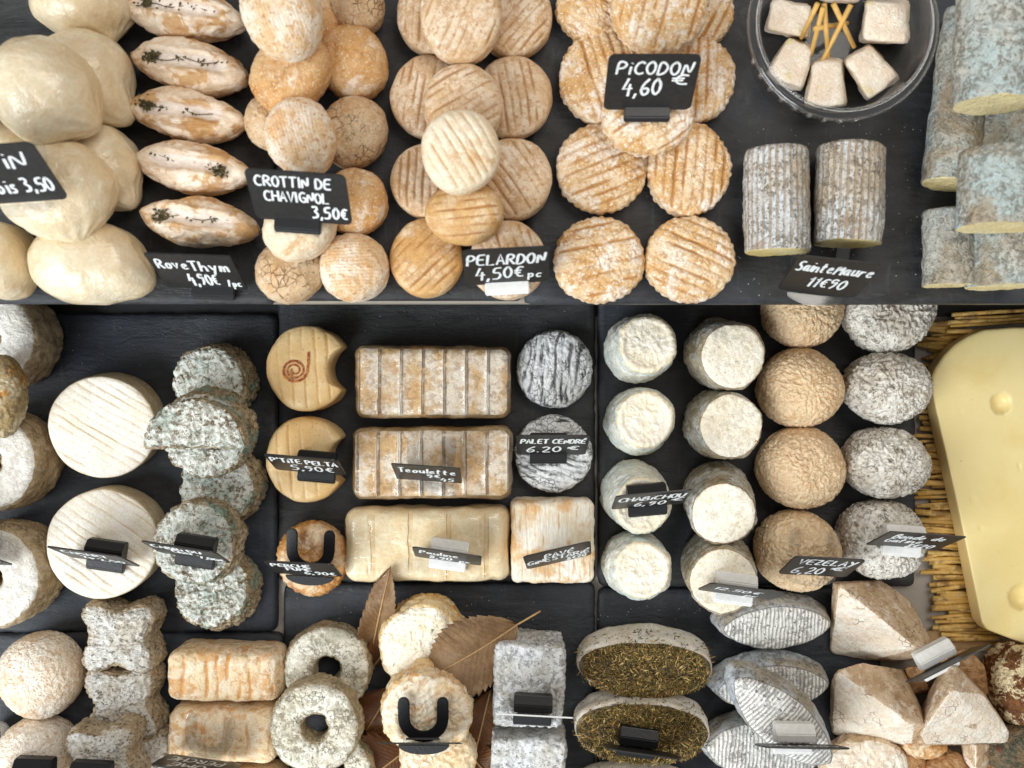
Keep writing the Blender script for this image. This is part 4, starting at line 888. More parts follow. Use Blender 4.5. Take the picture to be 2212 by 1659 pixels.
GBr = 'film-wrapped mottled bricks'
BDs = {'lump': (.0010, 40), 'gcon': 1.0, 'groove': (-.0020, .0166, 90, .0015, .06), 'fine': (.0003, 240), 'side': (.001, 90)}
b1 = brick('cheese_brick', 770, 1102, 748, 902, 0, .034, 'brick_mottled', 'mottled tan brick with bold cross bands, without a sign', GBr, .008, -.5, BDs, (110, 50, 14))
b2 = brick('cheese_brick', 764, 1102, 924, 1076, 0, .034, 'brick_mottled', 'mottled tan brick in film carrying the 9,45 sign', GBr, .008, .3, BDs, (110, 50, 14))
b3 = brick('cheese_brick', 750, 1096, 1100, 1254, 0, .032, 'butter', 'butter-yellow brick in film carrying the 8,90 sign', 'butter-yellow brick', .009, .3, {'lump': (.0016, 40), 'groove': (.0011, .029, 90, .0012, .15), 'fine': (.0002, 200), 'side': (.0016, 60)}, (110, 50, 14), .03)
def wrap(o, s=1.012, dz=.0009, amp=.0005):
    """cling film: the brick's own skin, a little larger, with creases"""
    me = o.data; p = np.empty(len(me.vertices) * 3); me.vertices.foreach_get('co', p); p = p.reshape(-1, 3)
    q = p * [s, s * 1.006, 1.0]; q[:, 2] += dz * (p[:, 2] / p[:, 2].max())
    q += (noise(p * [1, 2.2, 1], 70, nseed(), 2) * amp)[:, None] * [0, 0, 1]
    f = [list(x.vertices) for x in me.polygons]
    return mesh_obj('plastic_wrap', q, f, M['wrap'], o)
wrap(b1, 1.006, .0008); wrap(b2); wrap(b3)
brick('square_cheese', 1104, 1284, 1080, 1258, 0, .034, 'pave', 'square white and orange streaked cheese carrying the 8,20 tilted sign', 'square streaked cheese', .006, .5, {'lump': (.0012, 45), 'groove': (.0005, .0035, 90, .0006, .5), 'fine': (.0004, 240), 'side': (.001, 120)}, (70, 70, 16), 0)

GN = 'black and white ash discs'
ND = {'lump': (.0007, 60), 'groove': (.0010, .0052, 84, .0012, 1.0), 'fine': (.0006, 300), 'side': (.0008, 160), 'wr': (.0004, 110, 22)}
disc('ash_disc_cheese', 1198, 797, 82, 84, 0, .021, 'palet', 'black-and-white ash disc with a torn flap and no sign', GN, nt=3.6, nb=4, dsp=ND, U=150, V=60, irr=.02)
disc('ash_disc_cheese', 1195, 980, 83, 84, 0, .021, 'palet', 'black-and-white ash disc carrying the 6.20 sign', GN, nt=3.6, nb=4, spin=80, dsp=ND, U=150, V=60, irr=.02)
disc('smoked_cheese', 675, 1207, 77, 80, 0, .027, 'smoked', 'small smoked brown cheese gripped by a black horseshoe stand', 'smoked cheese', nt=2.9, nb=3.5, dsp={'lump': (.0012, 60), 'wr': (.0004, 75, 20), 'rad': (.0004, 30), 'fine': (.0004, 280)}, U=140, V=56, irr=.03)

GG = 'tall white goat cheeses with dished tops'; GH = 'tall speckled goat cheeses'
QD = lambda r: {'lump': (.0013, 55), 'dish': (.0013, r * mpp(.055) * .82), 'wr': (.0004, 80, 20), 'side': (.0012, 110), 'fine': (.0003, 260)}
def chab(top, r, label, base=None, h=.062):
    return tall('tall_goat_cheese', base or untilt(top, 0, h), top, r, 0, h, 'goat_white', label, GG, nt=12, nb=8, taper=.22, irr=.03, dsp=QD(r), V=72)
chab((1399, 744), 65, 'tall white cheese with a yellow-rimmed dished top and bluish side, at the back', (1373, 758))
chab((1394, 906), 64, 'tall white cheese with a ribbed rim between the yellow-rimmed one and the 6,90 one', (1374, 910))
chab((1389, 1092), 64, 'tall white cheese carrying the 6,90 sign', (1364, 1062))
chab((1388, 1231), 64, 'tall white cheese at the slab corner in front of the 6,90 one', (1368, 1214))
def spot(top, r, label, base=None, h=.062):
    return tall('tall_goat_cheese', base or untilt(top, 0, h), top, r, 0, h, 'goat_spot', label, GH, nt=16, nb=8, taper=.13, irr=.035, dsp={'lump': (.0015, 50), 'side': (.0012, 110), 'wr': (.0004, 80, 20), 'wrtop': .5, 'fine': (.0004, 240)}, V=64)
spot((1584, 769), 72, 'tall speckled cheese at the back with a dark bluish side', (1544, 764))
spot((1580, 921), 71, 'tall speckled cheese with brown rim stains, second in its row', (1542, 914))
spot((1562, 1110), 70, 'tall speckled cheese leaning forward between two others', (1545, 1060))
spot((1562, 1256), 73, 'tall speckled cheese carrying a white stand and 12.50 sign', (1545, 1214))

GS = 'apricot wrinkled domes'; GT = 'grey wrinkled domes'
SD = {'lump': (.0014, 45), 'wr': (.0006, 100, 24), 'fine': (.0005, 320)}
def dome(px, py, rx, ry, mat, label, group, dsp=SD, nt=2.5, h=.052):
    return disc('domed_goat_cheese', px, py, rx, ry, 0, h, mat, label, group, nt=nt, nb=3.4, dsp=dsp, U=190, V=90, irr=.025, zf=.45, spin=0)
dome(1731, 668, 84, 84, 'apricot', 'apricot dome partly under the raised shelf', GS)
dome(1726, 838, 88, 85, 'apricot', 'plain apricot dome between the shelf and the mouldy one', GS)
dome(1727, 1010, 91, 86, 'apricot_mould', 'apricot dome dotted with grey-green mould', GS)
dome(1720, 1188, 89, 86, 'apricot_mould', 'apricot dome carrying the 6,20 clear-stand sign', GS)
TD = {'lump': (.0020, 45), 'wr': (.0010, 85, 24), 'fine': (.0007, 300)}
dome(1911, 666, 94, 92, 'grey_wrinkle', 'grey wrinkled dome partly under the raised shelf', GT, TD, 3.0)
dome(1911, 838, 88, 75, 'grey_wrinkle', 'grey dome riddled with dark pits and a crack', GT, TD, 2.9)
dome(1907, 1000, 88, 76, 'grey_wrinkle', 'whitest wrinkled dome between the pitted one and the 8,20 one', GT, TD, 2.9)
dome(1901, 1161, 90, 82, 'grey_wrinkle', 'grey wrinkled dome carrying the 8,20 white-stand sign', GT, TD, 2.9)

# straw mat, plywood board and the big yellow cheese
mat_o = bpy.data.objects.new('straw_mat', None); COL.objects.link(mat_o); mat_o.empty_display_size = .02; mat_o.location = P(2080, 1020, -.007)
tag(mat_o, 'mat of loose golden straw under the big yellow cheese', 'straw mat')
r = random.Random(5)
def straw(px0, py0, px1, py1, z0, z1, rad):
    a, b = P(px0, py0, z0) - mat_o.location, P(px1, py1, z1) - mat_o.location
    mid = (a + b) / 2 + Vector((0, r.gauss(0, .0006), r.gauss(0, .0004)))
    v, f = tube([a, mid, b], [rad, rad * 1.03, rad * .95], 7); v = [Vector((q.x, q.y, q.z)) for q in v]
    o = mesh_obj('straw', [q - a for q in v], f, M['straw'], mat_o); o.location = a
y = 700.0
while y < 1378:
    t = (y - 700) / 680.0; xl = 1984 + 6 * math.sin(t * 9) + (40 * max(0, t - .75) / .25); xr = 2052 + 108 * t
    if not (840 < y < 905 and r.random() < .6):
        for lay in range(2):
            rad = r.choice([r.uniform(.0010, .0018), r.uniform(.0016, .0027)]); yy = y + r.uniform(-5, 5); sl = r.gauss(-8, 9)
            straw(xl + r.uniform(-12, 30) + (18 if lay == 0 else 0), yy + sl * .5 + 6, xr + r.uniform(8, 40), yy - sl * .5 - 2, -.0045 + lay * .0028 + r.uniform(0, .001), -.004 + lay * .0028 + r.uniform(0, .001), rad)
    y += r.uniform(6.5, 10.5)
for yy in (676, 684, 692, 700, 712, 728):
    straw(r.uniform(2010, 2110), yy + 4, 2260, yy - r.uniform(2, 10), .001 + r.uniform(0, .004), .002, r.uniform(.0013, .0019))
ED = [(2330, 706), (2190, 706), (2128, 712), (2096, 725), (2066, 744), (2042, 768), (2024, 793), (2014, 815), (2014, 838), (2034, 935), (2062, 1060), (2090, 1190), (2122, 1346), (2134, 1362), (2230, 1398), (2330, 1430)]
em = disc('big_yellow_cheese', 2210, 1060, 10, 10, .003, .018, 'emmental', 'big pale yellow wheel piece with round holes on straw', 'big yellow cheese', nt=22, nb=20, Rf=polyR(ED, (2210, 1060)), irr=.0, U=300, V=90, zf=1.0, dsp={'lump': (.0008, 14)}, tmin=.5)
me = em.data; p = np.empty(len(me.vertices) * 3); me.vertices.foreach_get('co', p); p = p.reshape(-1, 3); iv = em.matrix_world.inverted()
rimv = np.where(p[:, 2] < .0168, 1.0, 0.0)
for hx_, hy_, hr, hd in ((2163, 871, 22, .0065), (2207, 1290, 27, .0065), (2203, 1008, 5, .001), (2103, 1078, 9, .0005), (2119, 1140, 7, .0004), (2075, 890, 4, .0005)):
    c = iv @ P(hx_, hy_, .021); R_ = hr * mpp(.021); dd = np.hypot(p[:, 0] - c.x, p[:, 1] - c.y) / R_
    up = p[:, 2] > .012; dep = np.where(up & (dd < 1), hd * np.sqrt(np.clip(1 - dd ** 2, 0, 1)), 0); p[:, 2] -= dep
me.vertices.foreach_set('co', p.reshape(-1)); ga = me.attributes['g']
ga.data.foreach_set('value', rimv.astype(np.float32)); me.update()
bd = bpy.data.objects.new('plywood_board', None); COL.objects.link(bd); bd.location = P(2150, 1385, -.004); bd.empty_display_size = .01
tag(bd, 'plywood board with a light cut edge under the straw and yellow cheese', 'board')
def plank(name, pts, z0, z1, mat):
    bm = prism([((P(x, yy, z1) - bd.location).x, (P(x, yy, z1) - bd.location).y) for x, yy in pts][::-1], z0 - bd.location.z, z1 - bd.location.z, .0003); bm_obj(name, bm, M[mat], bd)
plank('board_top', [(1985, 1368), (2110, 1340), (2400, 1330), (2400, 1372), (2222, 1388), (2003, 1410)], -.0072, -.0048, 'plywood')
plank('board_edge', [(2003, 1411), (2222, 1389), (2400, 1373), (2400, 1381), (2222, 1397), (2004, 1418)], -.0072, -.0052, 'ply_edge')

# ------------------------------------------------------------------ front rows
# pale round cheeses and grey butterfly shapes
dome(92, 1455, 88, 90, 'pinkish', 'pale floury dome in the row with the grey butterfly cheeses, uncovered', 'pale floury domes', {'lump': (.0012, 45), 'wr': (.0003, 90, 26), 'fine': (.0003, 280)}, 2.5, .045)
dome(84, 1632, 86, 86, 'pinkish', 'pale floury dome carrying a black stand', 'pale floury domes', {'lump': (.0012, 45), 'wr': (.0003, 90, 26), 'fine': (.0003, 280)}, 2.5, .045)
GD = 'grey butterfly-shaped cheeses'
def butterfly(px, py, rx, ry, zb, label, spin=0, h=.036, tilt=(0, 0)):
    def Rf(a):
        n = 3.2; c, s = abs(math.cos(a)), abs(math.sin(a)); e = 1 / ((c / rx) ** n + (s / ry) ** n) ** (1 / n)
        return e * (1 + .17 * math.cos(4 * a + math.pi) - .04 * math.cos(2 * a))
    return disc('butterfly_cheese', px, py, rx, ry, zb, h, 'grey_butterfly', label, GD, nt=5, nb=5, tilt=tilt, spin=spin, Rf=Rf, irr=.04, U=160, V=62, zf=1.0,
                dsp={'lump': (.0016, 60), 'wr': (.0010, 80, 22), 'groove': (.0008, .0052, 2, .0011, .6), 'fine': (.0006, 260), 'side': (.0012, 120)})
butterfly(248, 1383, 80, 72, 0, 'grey butterfly cheese farthest from the black stand, beside the grooved wheel', 0, .04)
butterfly(256, 1525, 76, 76, 0, 'whitest grey butterfly cheese in the middle of its row', 3, .034)
butterfly(322, 1650, 46, 58, 0, 'rear grey lump beside the butterfly cheese with the stand', 10, .03)
butterfly(212, 1648, 78, 68, .03, 'grey butterfly cheese carrying a black stand', 6, .036)
disc('round_goat_cheese', -16, 1606, 24, 40, 0, .03, 'palet', 'ash-coated cheese cropped beside the pale floury dome', 'cropped ash cheese', nt=2.6, nb=3)
# peach bricks with ridged fronts
GK = 'peach bricks with ridged faces'
KD = {'lump': (.0014, 50), 'groove': (.0012, .0085, 90, .0014, .4), 'fine': (.0004, 240), 'side': (.0012, 90)}
def pbrick(x0, x1, y0, y1, label, zb=0, h=.04):
    return brick('ridged_brick_cheese', x0, x1, y0, y1, zb, h, 'brick_peach', label, GK, .009, rng.uniform(-1, 1), KD, (84, 44, 18), .015, (0, 0))
pbrick(366, 606, 1402, 1512, 'peach ridged brick behind the one with the clear stand')
pbrick(364, 600, 1530, 1644, 'peach ridged brick under the clear horseshoe stand')
pbrick(372, 606, 1668, 1790, 'peach ridged brick cropped in front of the clear stand')
# rings
GO = 'grey-white ring cheeses'
OD = {'lump': (.0014, 55), 'wr': (.0005, 80, 20), 'side': (.0012, 110), 'groove': (.0008, .014, -12, .0008, .3), 'fine': (.0004, 260)}
ringc((705, 1448), 96, 27, 0, .028, 'donut', 'grey-white ring cheese with green mould round its hole', GO, OD, (713, 1432), 'ring_cheese')
ringc((722, 1672), 84, 25, 0, .024, 'donut', 'ring cheese almost hidden under the front one', GO, OD)
ringc((680, 1575), 99, 29, .026, .030, 'donut', 'whitest cracked ring cheese lying on the others', GO, OD, (694, 1548), 'ring_cheese')
# leaf-wrapped cheeses
GLf = 'leaf cheeses with rippled rinds'
LDp = {'lump': (.0018, 45), 'wr': (.0007, 65, 20), 'side': (.002, 80), 'fine': (.0004, 240)}
disc('leaf_wrapped_cheese', 915, 1392, 98, 98, .002, .034, 'banon_blue', 'rippled cheese with blue flecks leaning on brown leaves', GLf, nt=5, nb=5, tilt=(-4, -10), dsp={**LDp, 'xgroove': (.0006, .004, 0)}, U=150, V=62, irr=.035, zf=.7)
disc('leaf_wrapped_cheese', 945, 1640, 84, 78, .002, .03, 'banon', 'rippled cheese beneath the one with the horseshoe stand', GLf, nt=4, nb=4, dsp=LDp, irr=.03)
disc('leaf_wrapped_cheese', 922, 1540, 100, 98, .028, .032, 'banon', 'rippled cream cheese carrying the black horseshoe stand', GLf, nt=4.2, nb=5, tilt=(-2, -8), dsp={**LDp, 'xgroove': (.0006, .0045, 35)}, U=150, V=62, irr=.03, zf=.7)
# ash blocks
GZ = 'white ash-dusted blocks'
ZD = {'lump': (.0016, 45), 'wr': (.0005, 80, 20), 'fine': (.0006, 260), 'side': (.001, 120)}
brick('ash_block_cheese', 1068, 1218, 1385, 1566, .006, .042, 'ash_block', 'ash-dusted block carrying a white card in a black stand', GZ, .004, -2, ZD, (60, 70, 22), 0, (0, -3))
brick('ash_block_cheese', 1064, 1222, 1590, 1780, 0, .04, 'ash_block', 'ash-dusted block cropped in front of the one with the card', GZ, .004, 0, ZD, (60, 70, 22), 0)

# herb-topped ovals
GY = 'herb-topped oval cheeses'
def herb_oval(px, py, rx, ry, zb, h, label, n=2600, basep=None):
    sd = nseed(); m = mpp(zb + h); A, B = rx * m, ry * m
    b = P(*(basep or untilt((px, py), zb, h)), zb); t = P(px, py, zb + h); ax = t - b
    Rf = lambda a: 1 / ((abs(math.cos(a)) / A) ** 2.15 + (abs(math.sin(a)) / B) ** 2.15) ** (1 / 2.15)
    o = cheese('herb_topped_cheese', radial(Rf, ax.length, 7, 6, 150, 56, sd, {'lump': (.0012, 50), 'side': (.0014, 80), 'fine': (.0004, 240)}, -.02, .001, .02), 'herb_side', frame(b, ax), label, GY)
    r = random.Random(sd); hh = ax.length
    V = []; F = []; MI = []
    for mi, (mt, cnt) in enumerate((('herb_dark', n // 3), ('herb_olive', n // 3), ('herb_brown', n // 3), ('herb_straw', n // 7))):
        for i in range(cnt):
            a = r.uniform(0, 2 * math.pi); q = math.sqrt(r.random()) * ((.955 + .035 * math.sin(a * 7 + sd) * math.sin(a * 3.3 + 1)) if r.random() < .95 else 1.05); R_ = Rf(a) * q
            c = Vector((R_ * math.cos(a), R_ * math.sin(a), hh + .0012 + r.uniform(-.0002, .0022) - .006 * max(0, q - .92) / .1 * .5))
            if r.random() < .018: c.z = r.uniform(.4, .9) * hh; c.x *= 1.02 / q; c.y *= 1.02 / q
            d = Vector((r.gauss(0, 1), r.gauss(0, 1), r.gauss(0, .32))).normalized(); ln = r.uniform(.0010, .0028) * (1.3 if mt == 'herb_straw' else .95); w = r.uniform(.00025, .00055)
            s = d.cross(Vector((r.gauss(0, .3), r.gauss(0, .3), 1))).normalized(); u = s.cross(d); b0 = len(V)
            V += [c - d * ln, c + s * w, c - s * w * .5 + u * w, c - s * w * .5 - u * w, c + d * ln]
            F += [(b0, b0 + 1, b0 + 2), (b0, b0 + 2, b0 + 3), (b0, b0 + 3, b0 + 1), (b0 + 4, b0 + 2, b0 + 1), (b0 + 4, b0 + 3, b0 + 2), (b0 + 4, b0 + 1, b0 + 3)]
            MI += [mi] * 6
    ho = mesh_obj('herb_coating', V, F, None, o, None, None, False); ho['kind'] = 'stuff'
    for mt in ('herb_dark', 'herb_olive', 'herb_brown', 'herb_straw'): ho.data.materials.append(M[mt])
    ho.data.polygons.foreach_set('material_index', MI)
    return o
herb_oval(1394, 1447, 146, 66, 0, .032, 'herb-topped oval without a sign', 7000, (1388, 1398))
herb_oval(1386, 1585, 146, 70, .004, .032, 'herb-topped oval carrying a black stand and plate', 7000, (1382, 1540))
herb_oval(1375, 1735, 142, 60, 0, .03, 'herb-topped oval cropped in front of the one with the stand', 2600, (1372, 1690))

# ribbed ash lozenges
GX = 'ribbed ash lozenge cheeses'
def lozenge(px, py, rx, ry, zb, label, spin=0, tilt=(0, 0), h=.03, ang=90):
    def Rf(a):
        n = 1.72; c, s = abs(math.cos(a)), abs(math.sin(a)); return 1 / ((c / rx) ** n + (s / ry) ** n) ** (1 / n)
    return disc('ribbed_lozenge_cheese', px, py, rx, ry, zb, h, 'ash_rib', label, GX, nt=7, nb=4, spin=spin, tilt=tilt, Rf=Rf, irr=.02, U=220, V=64, zf=.95, taper=.16,
                dsp={'lump': (.0009, 50), 'fine': (.0004, 280), 'side': (.001, 120)})
lozenge(1680, 1357, 132, 58, 0, 'ribbed ash lozenge behind, beside the herb-topped oval without a sign', 0, (6, -14))
lozenge(1672, 1490, 132, 62, 0, 'ribbed ash lozenge in the middle of its row beneath the diagonal one', 2, (4, -12))
lozenge(1655, 1625, 138, 72, 0, 'ribbed ash lozenge in front beneath the diagonal one', -4)
lozenge(1692, 1562, 150, 66, .03, 'ribbed ash lozenge lying diagonally across the others with a white stand', -42, (-4, -8))

# cut wedges and crusted rounds at the corner
GV = 'cut wedges with tan rind'
hull('wedge_cheese', [(1812, 1263, .042), (1985, 1402, .05), (2002, 1402, .046), (1905, 1252, .012), (1968, 1300, .008), (2012, 1380, .02), (1797, 1256, .02), (1794, 1340, 0), (1792, 1412, 0), (1870, 1428, 0), (1970, 1428, .0), (1998, 1420, .02), (1925, 1300, 0), (1985, 1360, 0)], 'tomme', 'tan-rinded wedge with a white cut face beside the straw, carrying the white stand', GV, (-.45, -.5, .7), .0024, .0006, 5)
hull('wedge_cheese', [(1806, 1446, .038), (1968, 1565, .05), (1998, 1566, .046), (1860, 1430, .03), (1950, 1446, .016), (2004, 1560, .03), (2003, 1600, .02), (1970, 1612, .02), (1792, 1470, .02), (1792, 1545, 0), (1796, 1590, 0), (1900, 1606, 0), (1990, 1612, 0), (1960, 1460, 0)], 'tomme', 'cracked rose-grey wedge below the one with the white stand', GV, (-.45, -.5, .7), .0024, .0006, 5)
v3 = hull('wedge_cheese', [(2046, 1424, .05), (2066, 1436, .055), (2052, 1492, .064), (1986, 1588, .042), (1998, 1610, .036), (2178, 1606, .036), (2182, 1580, .04), (2128, 1500, .052), (1972, 1560, 0), (2000, 1600, 0), (2172, 1596, 0), (2050, 1420, 0), (2120, 1490, 0)], 'tomme', 'wedge wrapped in cling film beside the dark crusted round', GV, (.25, -.5, .8), .0018, .0005, 5)
wrap(v3, 1.012, .0009, .0007)
hull('wedge_cheese', [(2030, 1418, .02), (2085, 1402, .028), (2128, 1440, .03), (2138, 1500, .026), (2060, 1510, .02), (2030, 1418, 0), (2085, 1402, 0), (2130, 1440, 0), (2140, 1500, 0), (2050, 1520, 0)], 'tomme_dark', 'brown wedge half hidden behind the film-wrapped one', GV, None, .003, .0009, 5)
hull('wedge_cheese', [(1950, 1440, .02), (1995, 1436, .022), (2010, 1490, .018), (1972, 1500, .016), (1950, 1440, 0), (2000, 1436, 0), (2016, 1500, 0), (1968, 1505, 0)], 'tomme_dark', 'small brown piece wedged between the two tan wedges', GV, None, .003, .0009, 5)
disc('round_goat_cheese', 1868, 1650, 92, 62, 0, .026, 'tomme', 'flat cracked tan round below the rose-grey wedge', 'corner pieces', nt=3.2, nb=4, dsp=LDp)
disc('round_goat_cheese', 1990, 1608, 52, 30, 0, .024, 'smoked', 'small orange-brown round under the film-wrapped wedge', 'corner pieces', nt=2.6, nb=3, dsp=LDp)
disc('round_goat_cheese', 1968, 1660, 34, 40, 0, .02, 'tomme_dark', 'dark brown round beside the flat tan one', 'corner pieces', nt=2.6, nb=3, dsp=LDp)
disc('round_goat_cheese', 2044, 1668, 54, 42, 0, .026, 'tomme_dark', 'tan round cropped below the film-wrapped wedge', 'corner pieces', nt=2.6, nb=3, dsp=LDp)
hull('wedge_cheese', [(2078, 1600, .02), (2150, 1602, .022), (2138, 1645, .022), (2108, 1672, .03), (2080, 1640, .02), (2108, 1606, .034), (2070, 1600, 0), (2155, 1602, 0), (2140, 1660, 0), (2105, 1690, 0), (2076, 1650, 0)], 'tomme', 'small pointed tan piece under the film-wrapped wedge', GV, (-.3, -.6, .7), .003, .0009, 5)
disc('round_goat_cheese', 2176, 1668, 40, 30, 0, .02, 'tomme_dark', 'brown crumbly round cropped beside the herb-crusted one', 'corner pieces', nt=2.6, nb=3, dsp=LDp)
CDp = {'lump': (.0022, 45), 'wr': (.0009, 90, 20), 'fine': (.0009, 260)}
disc('crusted_cheese', 2206, 1480, 68, 86, 0, .046, 'crust', 'round cheese crusted in dark red spice and white flakes', 'crusted rounds', nt=2.8, nb=3.2, dsp=CDp, irr=.05)
disc('crusted_cheese', 2206, 1618, 76, 62, 0, .04, 'herb_crust', 'round cheese crusted in green herbs and red pepper', 'crusted rounds', nt=2.8, nb=3.2, dsp=CDp, irr=.05)

# ------------------------------------------------------------------ dry chestnut leaves
GLv = 'dry brown chestnut leaves'
def leaf(b, t, wpx, zb, zt, label, mat='leaf', curl=.004, fold=.25, stem=0.0, seedl=1, arch=.004):
    A = P(b[0], b[1], zb); B = P(t[0], t[1], zt); ax = (B - A); Ln = ax.length; w = wpx * mpp((zb + zt) / 2) / 2
    nu, nv = 96, 18; V = []; G = []
    for i in range(nu + 1):
        u = i / nu; prof = (math.sin(math.pi * min(1, u ** .82)) ** .8) * (1 - .18 * u)
        tooth = ((u * 15) % 1.0); ww = w * prof * (1 + .06 * math.sin(u * 8 + seedl)) * (1 + .12 * (tooth if u < .97 else 0)) + .0003
        for j in range(-nv, nv + 1):
            s = j / nv; y = s * ww; x = u * Ln - abs(s) * 0 + .35 * abs(s) * ww
            vein = abs(((u * 17 - abs(s) * 2.6) % 1.0) - .5) * 2
            z = fold * abs(y) + curl * math.sin(u * 5 + seedl) * s + arch * math.sin(math.pi * u) + .00035 * (vein - .5) * (1 - abs(s) * .3) + .0022 * math.sin(u * 11 + s * 2 + seedl * 3) * s * s + curl * .6 * math.sin(u * 9 + s * 3 + seedl * 2) * abs(s)
            V.append((x, y, z)); G.append(max(0, 1 - abs(s) * 14) + .5 * max(0, (vein - .8) * 5))
    n = 2 * nv + 1; F = []
    for i in range(nu):
        for j in range(n - 1): F.append((i * n + j, i * n + j + 1, (i + 1) * n + j + 1, (i + 1) * n + j))
    N0 = len(V); V2 = [(x, y, z - .00045) for x, y, z in V]
    F2 = [tuple(N0 + q for q in f[::-1]) for f in F]
    bd_ = [j for j in range(n)] + [(i + 1) * n - 1 for i in range(1, nu + 1)] + [nu * n + j for j in range(n - 2, -1, -1)] + [i * n for i in range(nu - 1, 0, -1)]
    F3 = [(bd_[k], bd_[(k + 1) % len(bd_)], N0 + bd_[(k + 1) % len(bd_)], N0 + bd_[k])[::-1] for k in range(len(bd_))]
    x = ax.normalized(); up = Vector((0, 0, 1)); y = up.cross(x).normalized(); z = x.cross(y)
    mw = Matrix(((x.x, y.x, z.x, A.x), (x.y, y.y, z.y, A.y), (x.z, y.z, z.z, A.z), (0, 0, 0, 1)))
    o = mesh_obj('dry_leaf', V + V2, F + F2 + F3, M[mat], None, mw, {'g': G + G, 't': [0] * (2 * N0)})
    tag(o, label, 'leaf', GLv)
    path = [Vector((-stem * (1 - k / 4.0), 0, .0009 + .001 * (1 - k / 4.0))) for k in range(4)] if stem else []
    path += [Vector((u * Ln, 0, .0009 + arch * math.sin(math.pi * u))) for u in np.linspace(0, .96, 14)]
    v, f = tube(path, [.00075] * (len(path) - 4) + [.0006, .0005, .0004, .0003], 6); mesh_obj('midrib', v, f, M['stem'], o)
    return o
leaf((803, 1408), (844, 1224), 74, .004, .036, 'light brown leaf standing between the butter brick and the ring cheese', 'leaf', .005, .3, 0, 1, .004)
leaf((806, 1440), (912, 1298), 104, .003, .016, 'dark brown leaf lying behind the blue-flecked cheese', 'leaf_dark', .003, .15, 0, 2, .003)
leaf((1118, 1348), (926, 1462), 165, .036, .046, 'big light brown leaf with its stem pointing to the empty slate', 'leaf', .006, .10, .020, 3, .007)
leaf((1060, 1490), (1020, 1650), 110, .004, .010, 'dark leaf squeezed between the horseshoe cheese and ash block', 'leaf_dark', .003, .1, 0, 4, .002)
leaf((850, 1480), (790, 1580), 90, .004, .006, 'dark leaf under the ring cheese and horseshoe cheese', 'leaf_dark', .003, .1, 0, 5, .002)
leaf((900, 1600), (780, 1690), 160, .004, .012, 'amber brown leaf in front of the cracked ring cheese', 'leaf_dark', .002, .08, 0, 6, .004)
leaf((1000, 1610), (1075, 1690), 100, .004, .012, 'curled brown leaf cropped beside the front ash block', 'leaf_dark', .003, .1, 0, 7, .004)

# ------------------------------------------------------------------ price signs
sign(43, 436, Z_UP + .078, .058, .046, 30, 4, [('iN', .60, .60, .26, .24), ('bis 3,50', .38, .18, .24, .56)], 'uclear', 'black sign on a clear stand in the cream bag cheeses', seed=2)
sign(449, 622, Z_UP + .001, .0535, .046, 21, -2, [('Rove', .07, .60, .26, .36), ('Thym', .45, .56, .28, .46), ('4,90€', .34, .12, .34, .36), ('/pc', .80, .10, .2, .16)], 'black', 'black sign priced 4,90 in front of the thyme spindles', seed=3, hx=.004, rc=.0012)
sign(658, 478, Z_UP + .052, .059, .041, 34, -4, [('CROTTIN DE', .08, .70, .2, .76), ('CHAVIGNOL', .14, .41, .2, .66), ('3,50€', .60, .10, .24, .36)], 'black', 'black sign priced 3,50 on the golden round cheeses', seed=4, hx=-.004)
sign(1095, 611, Z_UP + .022, .0535, .044, 22, 3, [('PELARDON', .05, .58, .28, .9), ('4,50€', .14, .16, .34, .56), ('pc', .76, .16, .2, .16)], 'white', 'black sign priced 4,50 in a white stand on grooved discs', seed=5, roll=0)
sign(1397, 236, Z_UP + .043, .0545, .042, 31, 0, [('PiCODON', .10, .66, .22, .82), ('4,60', .20, .28, .3, .42), ('€', .72, .46, .2, .18)], 'black', 'black sign priced 4,60 on the amber ridged discs', seed=6)
sign(1762, 633, Z_UP + .001, .052, .048, 20, -6.5, [('Sainte', .05, .62, .26, .44), ('Maure', .52, .62, .26, .46), ('11€90', .30, .2, .28, .48)], 'uclear', 'black sign priced 11,90 on a clear stand before the ash logs', seed=7)
sign(673, 1020, .0365, .053, .046, 19, -5, [("P'TiTE PELTA", .05, .60, .26, .9), ('5,90€', .25, .14, .34, .6)], 'black', 'black sign priced 5,90 on the yellow crescent', seed=8, hx=.004)
sign(928, 1038, .035, .0495, .046, 19, -4, [('Teoulette', .08, .55, .3, .84), ('9€', .48, .28, .22, .2), ('45', .68, .08, .22, .2)], 'uclear', 'black sign priced 9,45 on a clear stand on the mottled brick', seed=9, rc=.001)
sign(1190, 981, .0225, .0535, .045, 22, 0, [('PALET', .06, .62, .22, .38), ('CENDRÉ', .5, .62, .22, .46), ('6.20', .14, .16, .3, .5), ('€', .72, .28, .22, .16)], 'black', 'black sign priced 6.20 on the black-and-white ash disc', seed=10, hx=-.002)
sign(1398, 1093, .061, .053, .045, 19, 5, [('CHABiCHOU', .06, .56, .28, .88), ('6,90', .3, .12, .3, .42), ('€', .78, .3, .24, .16)], 'black', 'black sign priced 6,90 on a tall white cheese', seed=11)
sign(1753, 1242, .046, .0505, .044, 27, -3, [('VEZELAY', .12, .64, .26, .8), ('6,20', .14, .1, .38, .46), ('€', .64, .36, .22, .2)], 'uclear', 'black sign priced 6,20 on a clear stand on an apricot dome', seed=12)
sign(1948, 1181, .051, .053, .045, 21, -4, [('Bonde', .14, .64, .28, .42), ('de', .66, .64, .26, .16), ('Gatine', .12, .36, .26, .5), ('8€20', .5, .06, .26, .36)], 'white', 'black sign priced 8,20 in a white stand on a grey dome', seed=13, rc=.001)
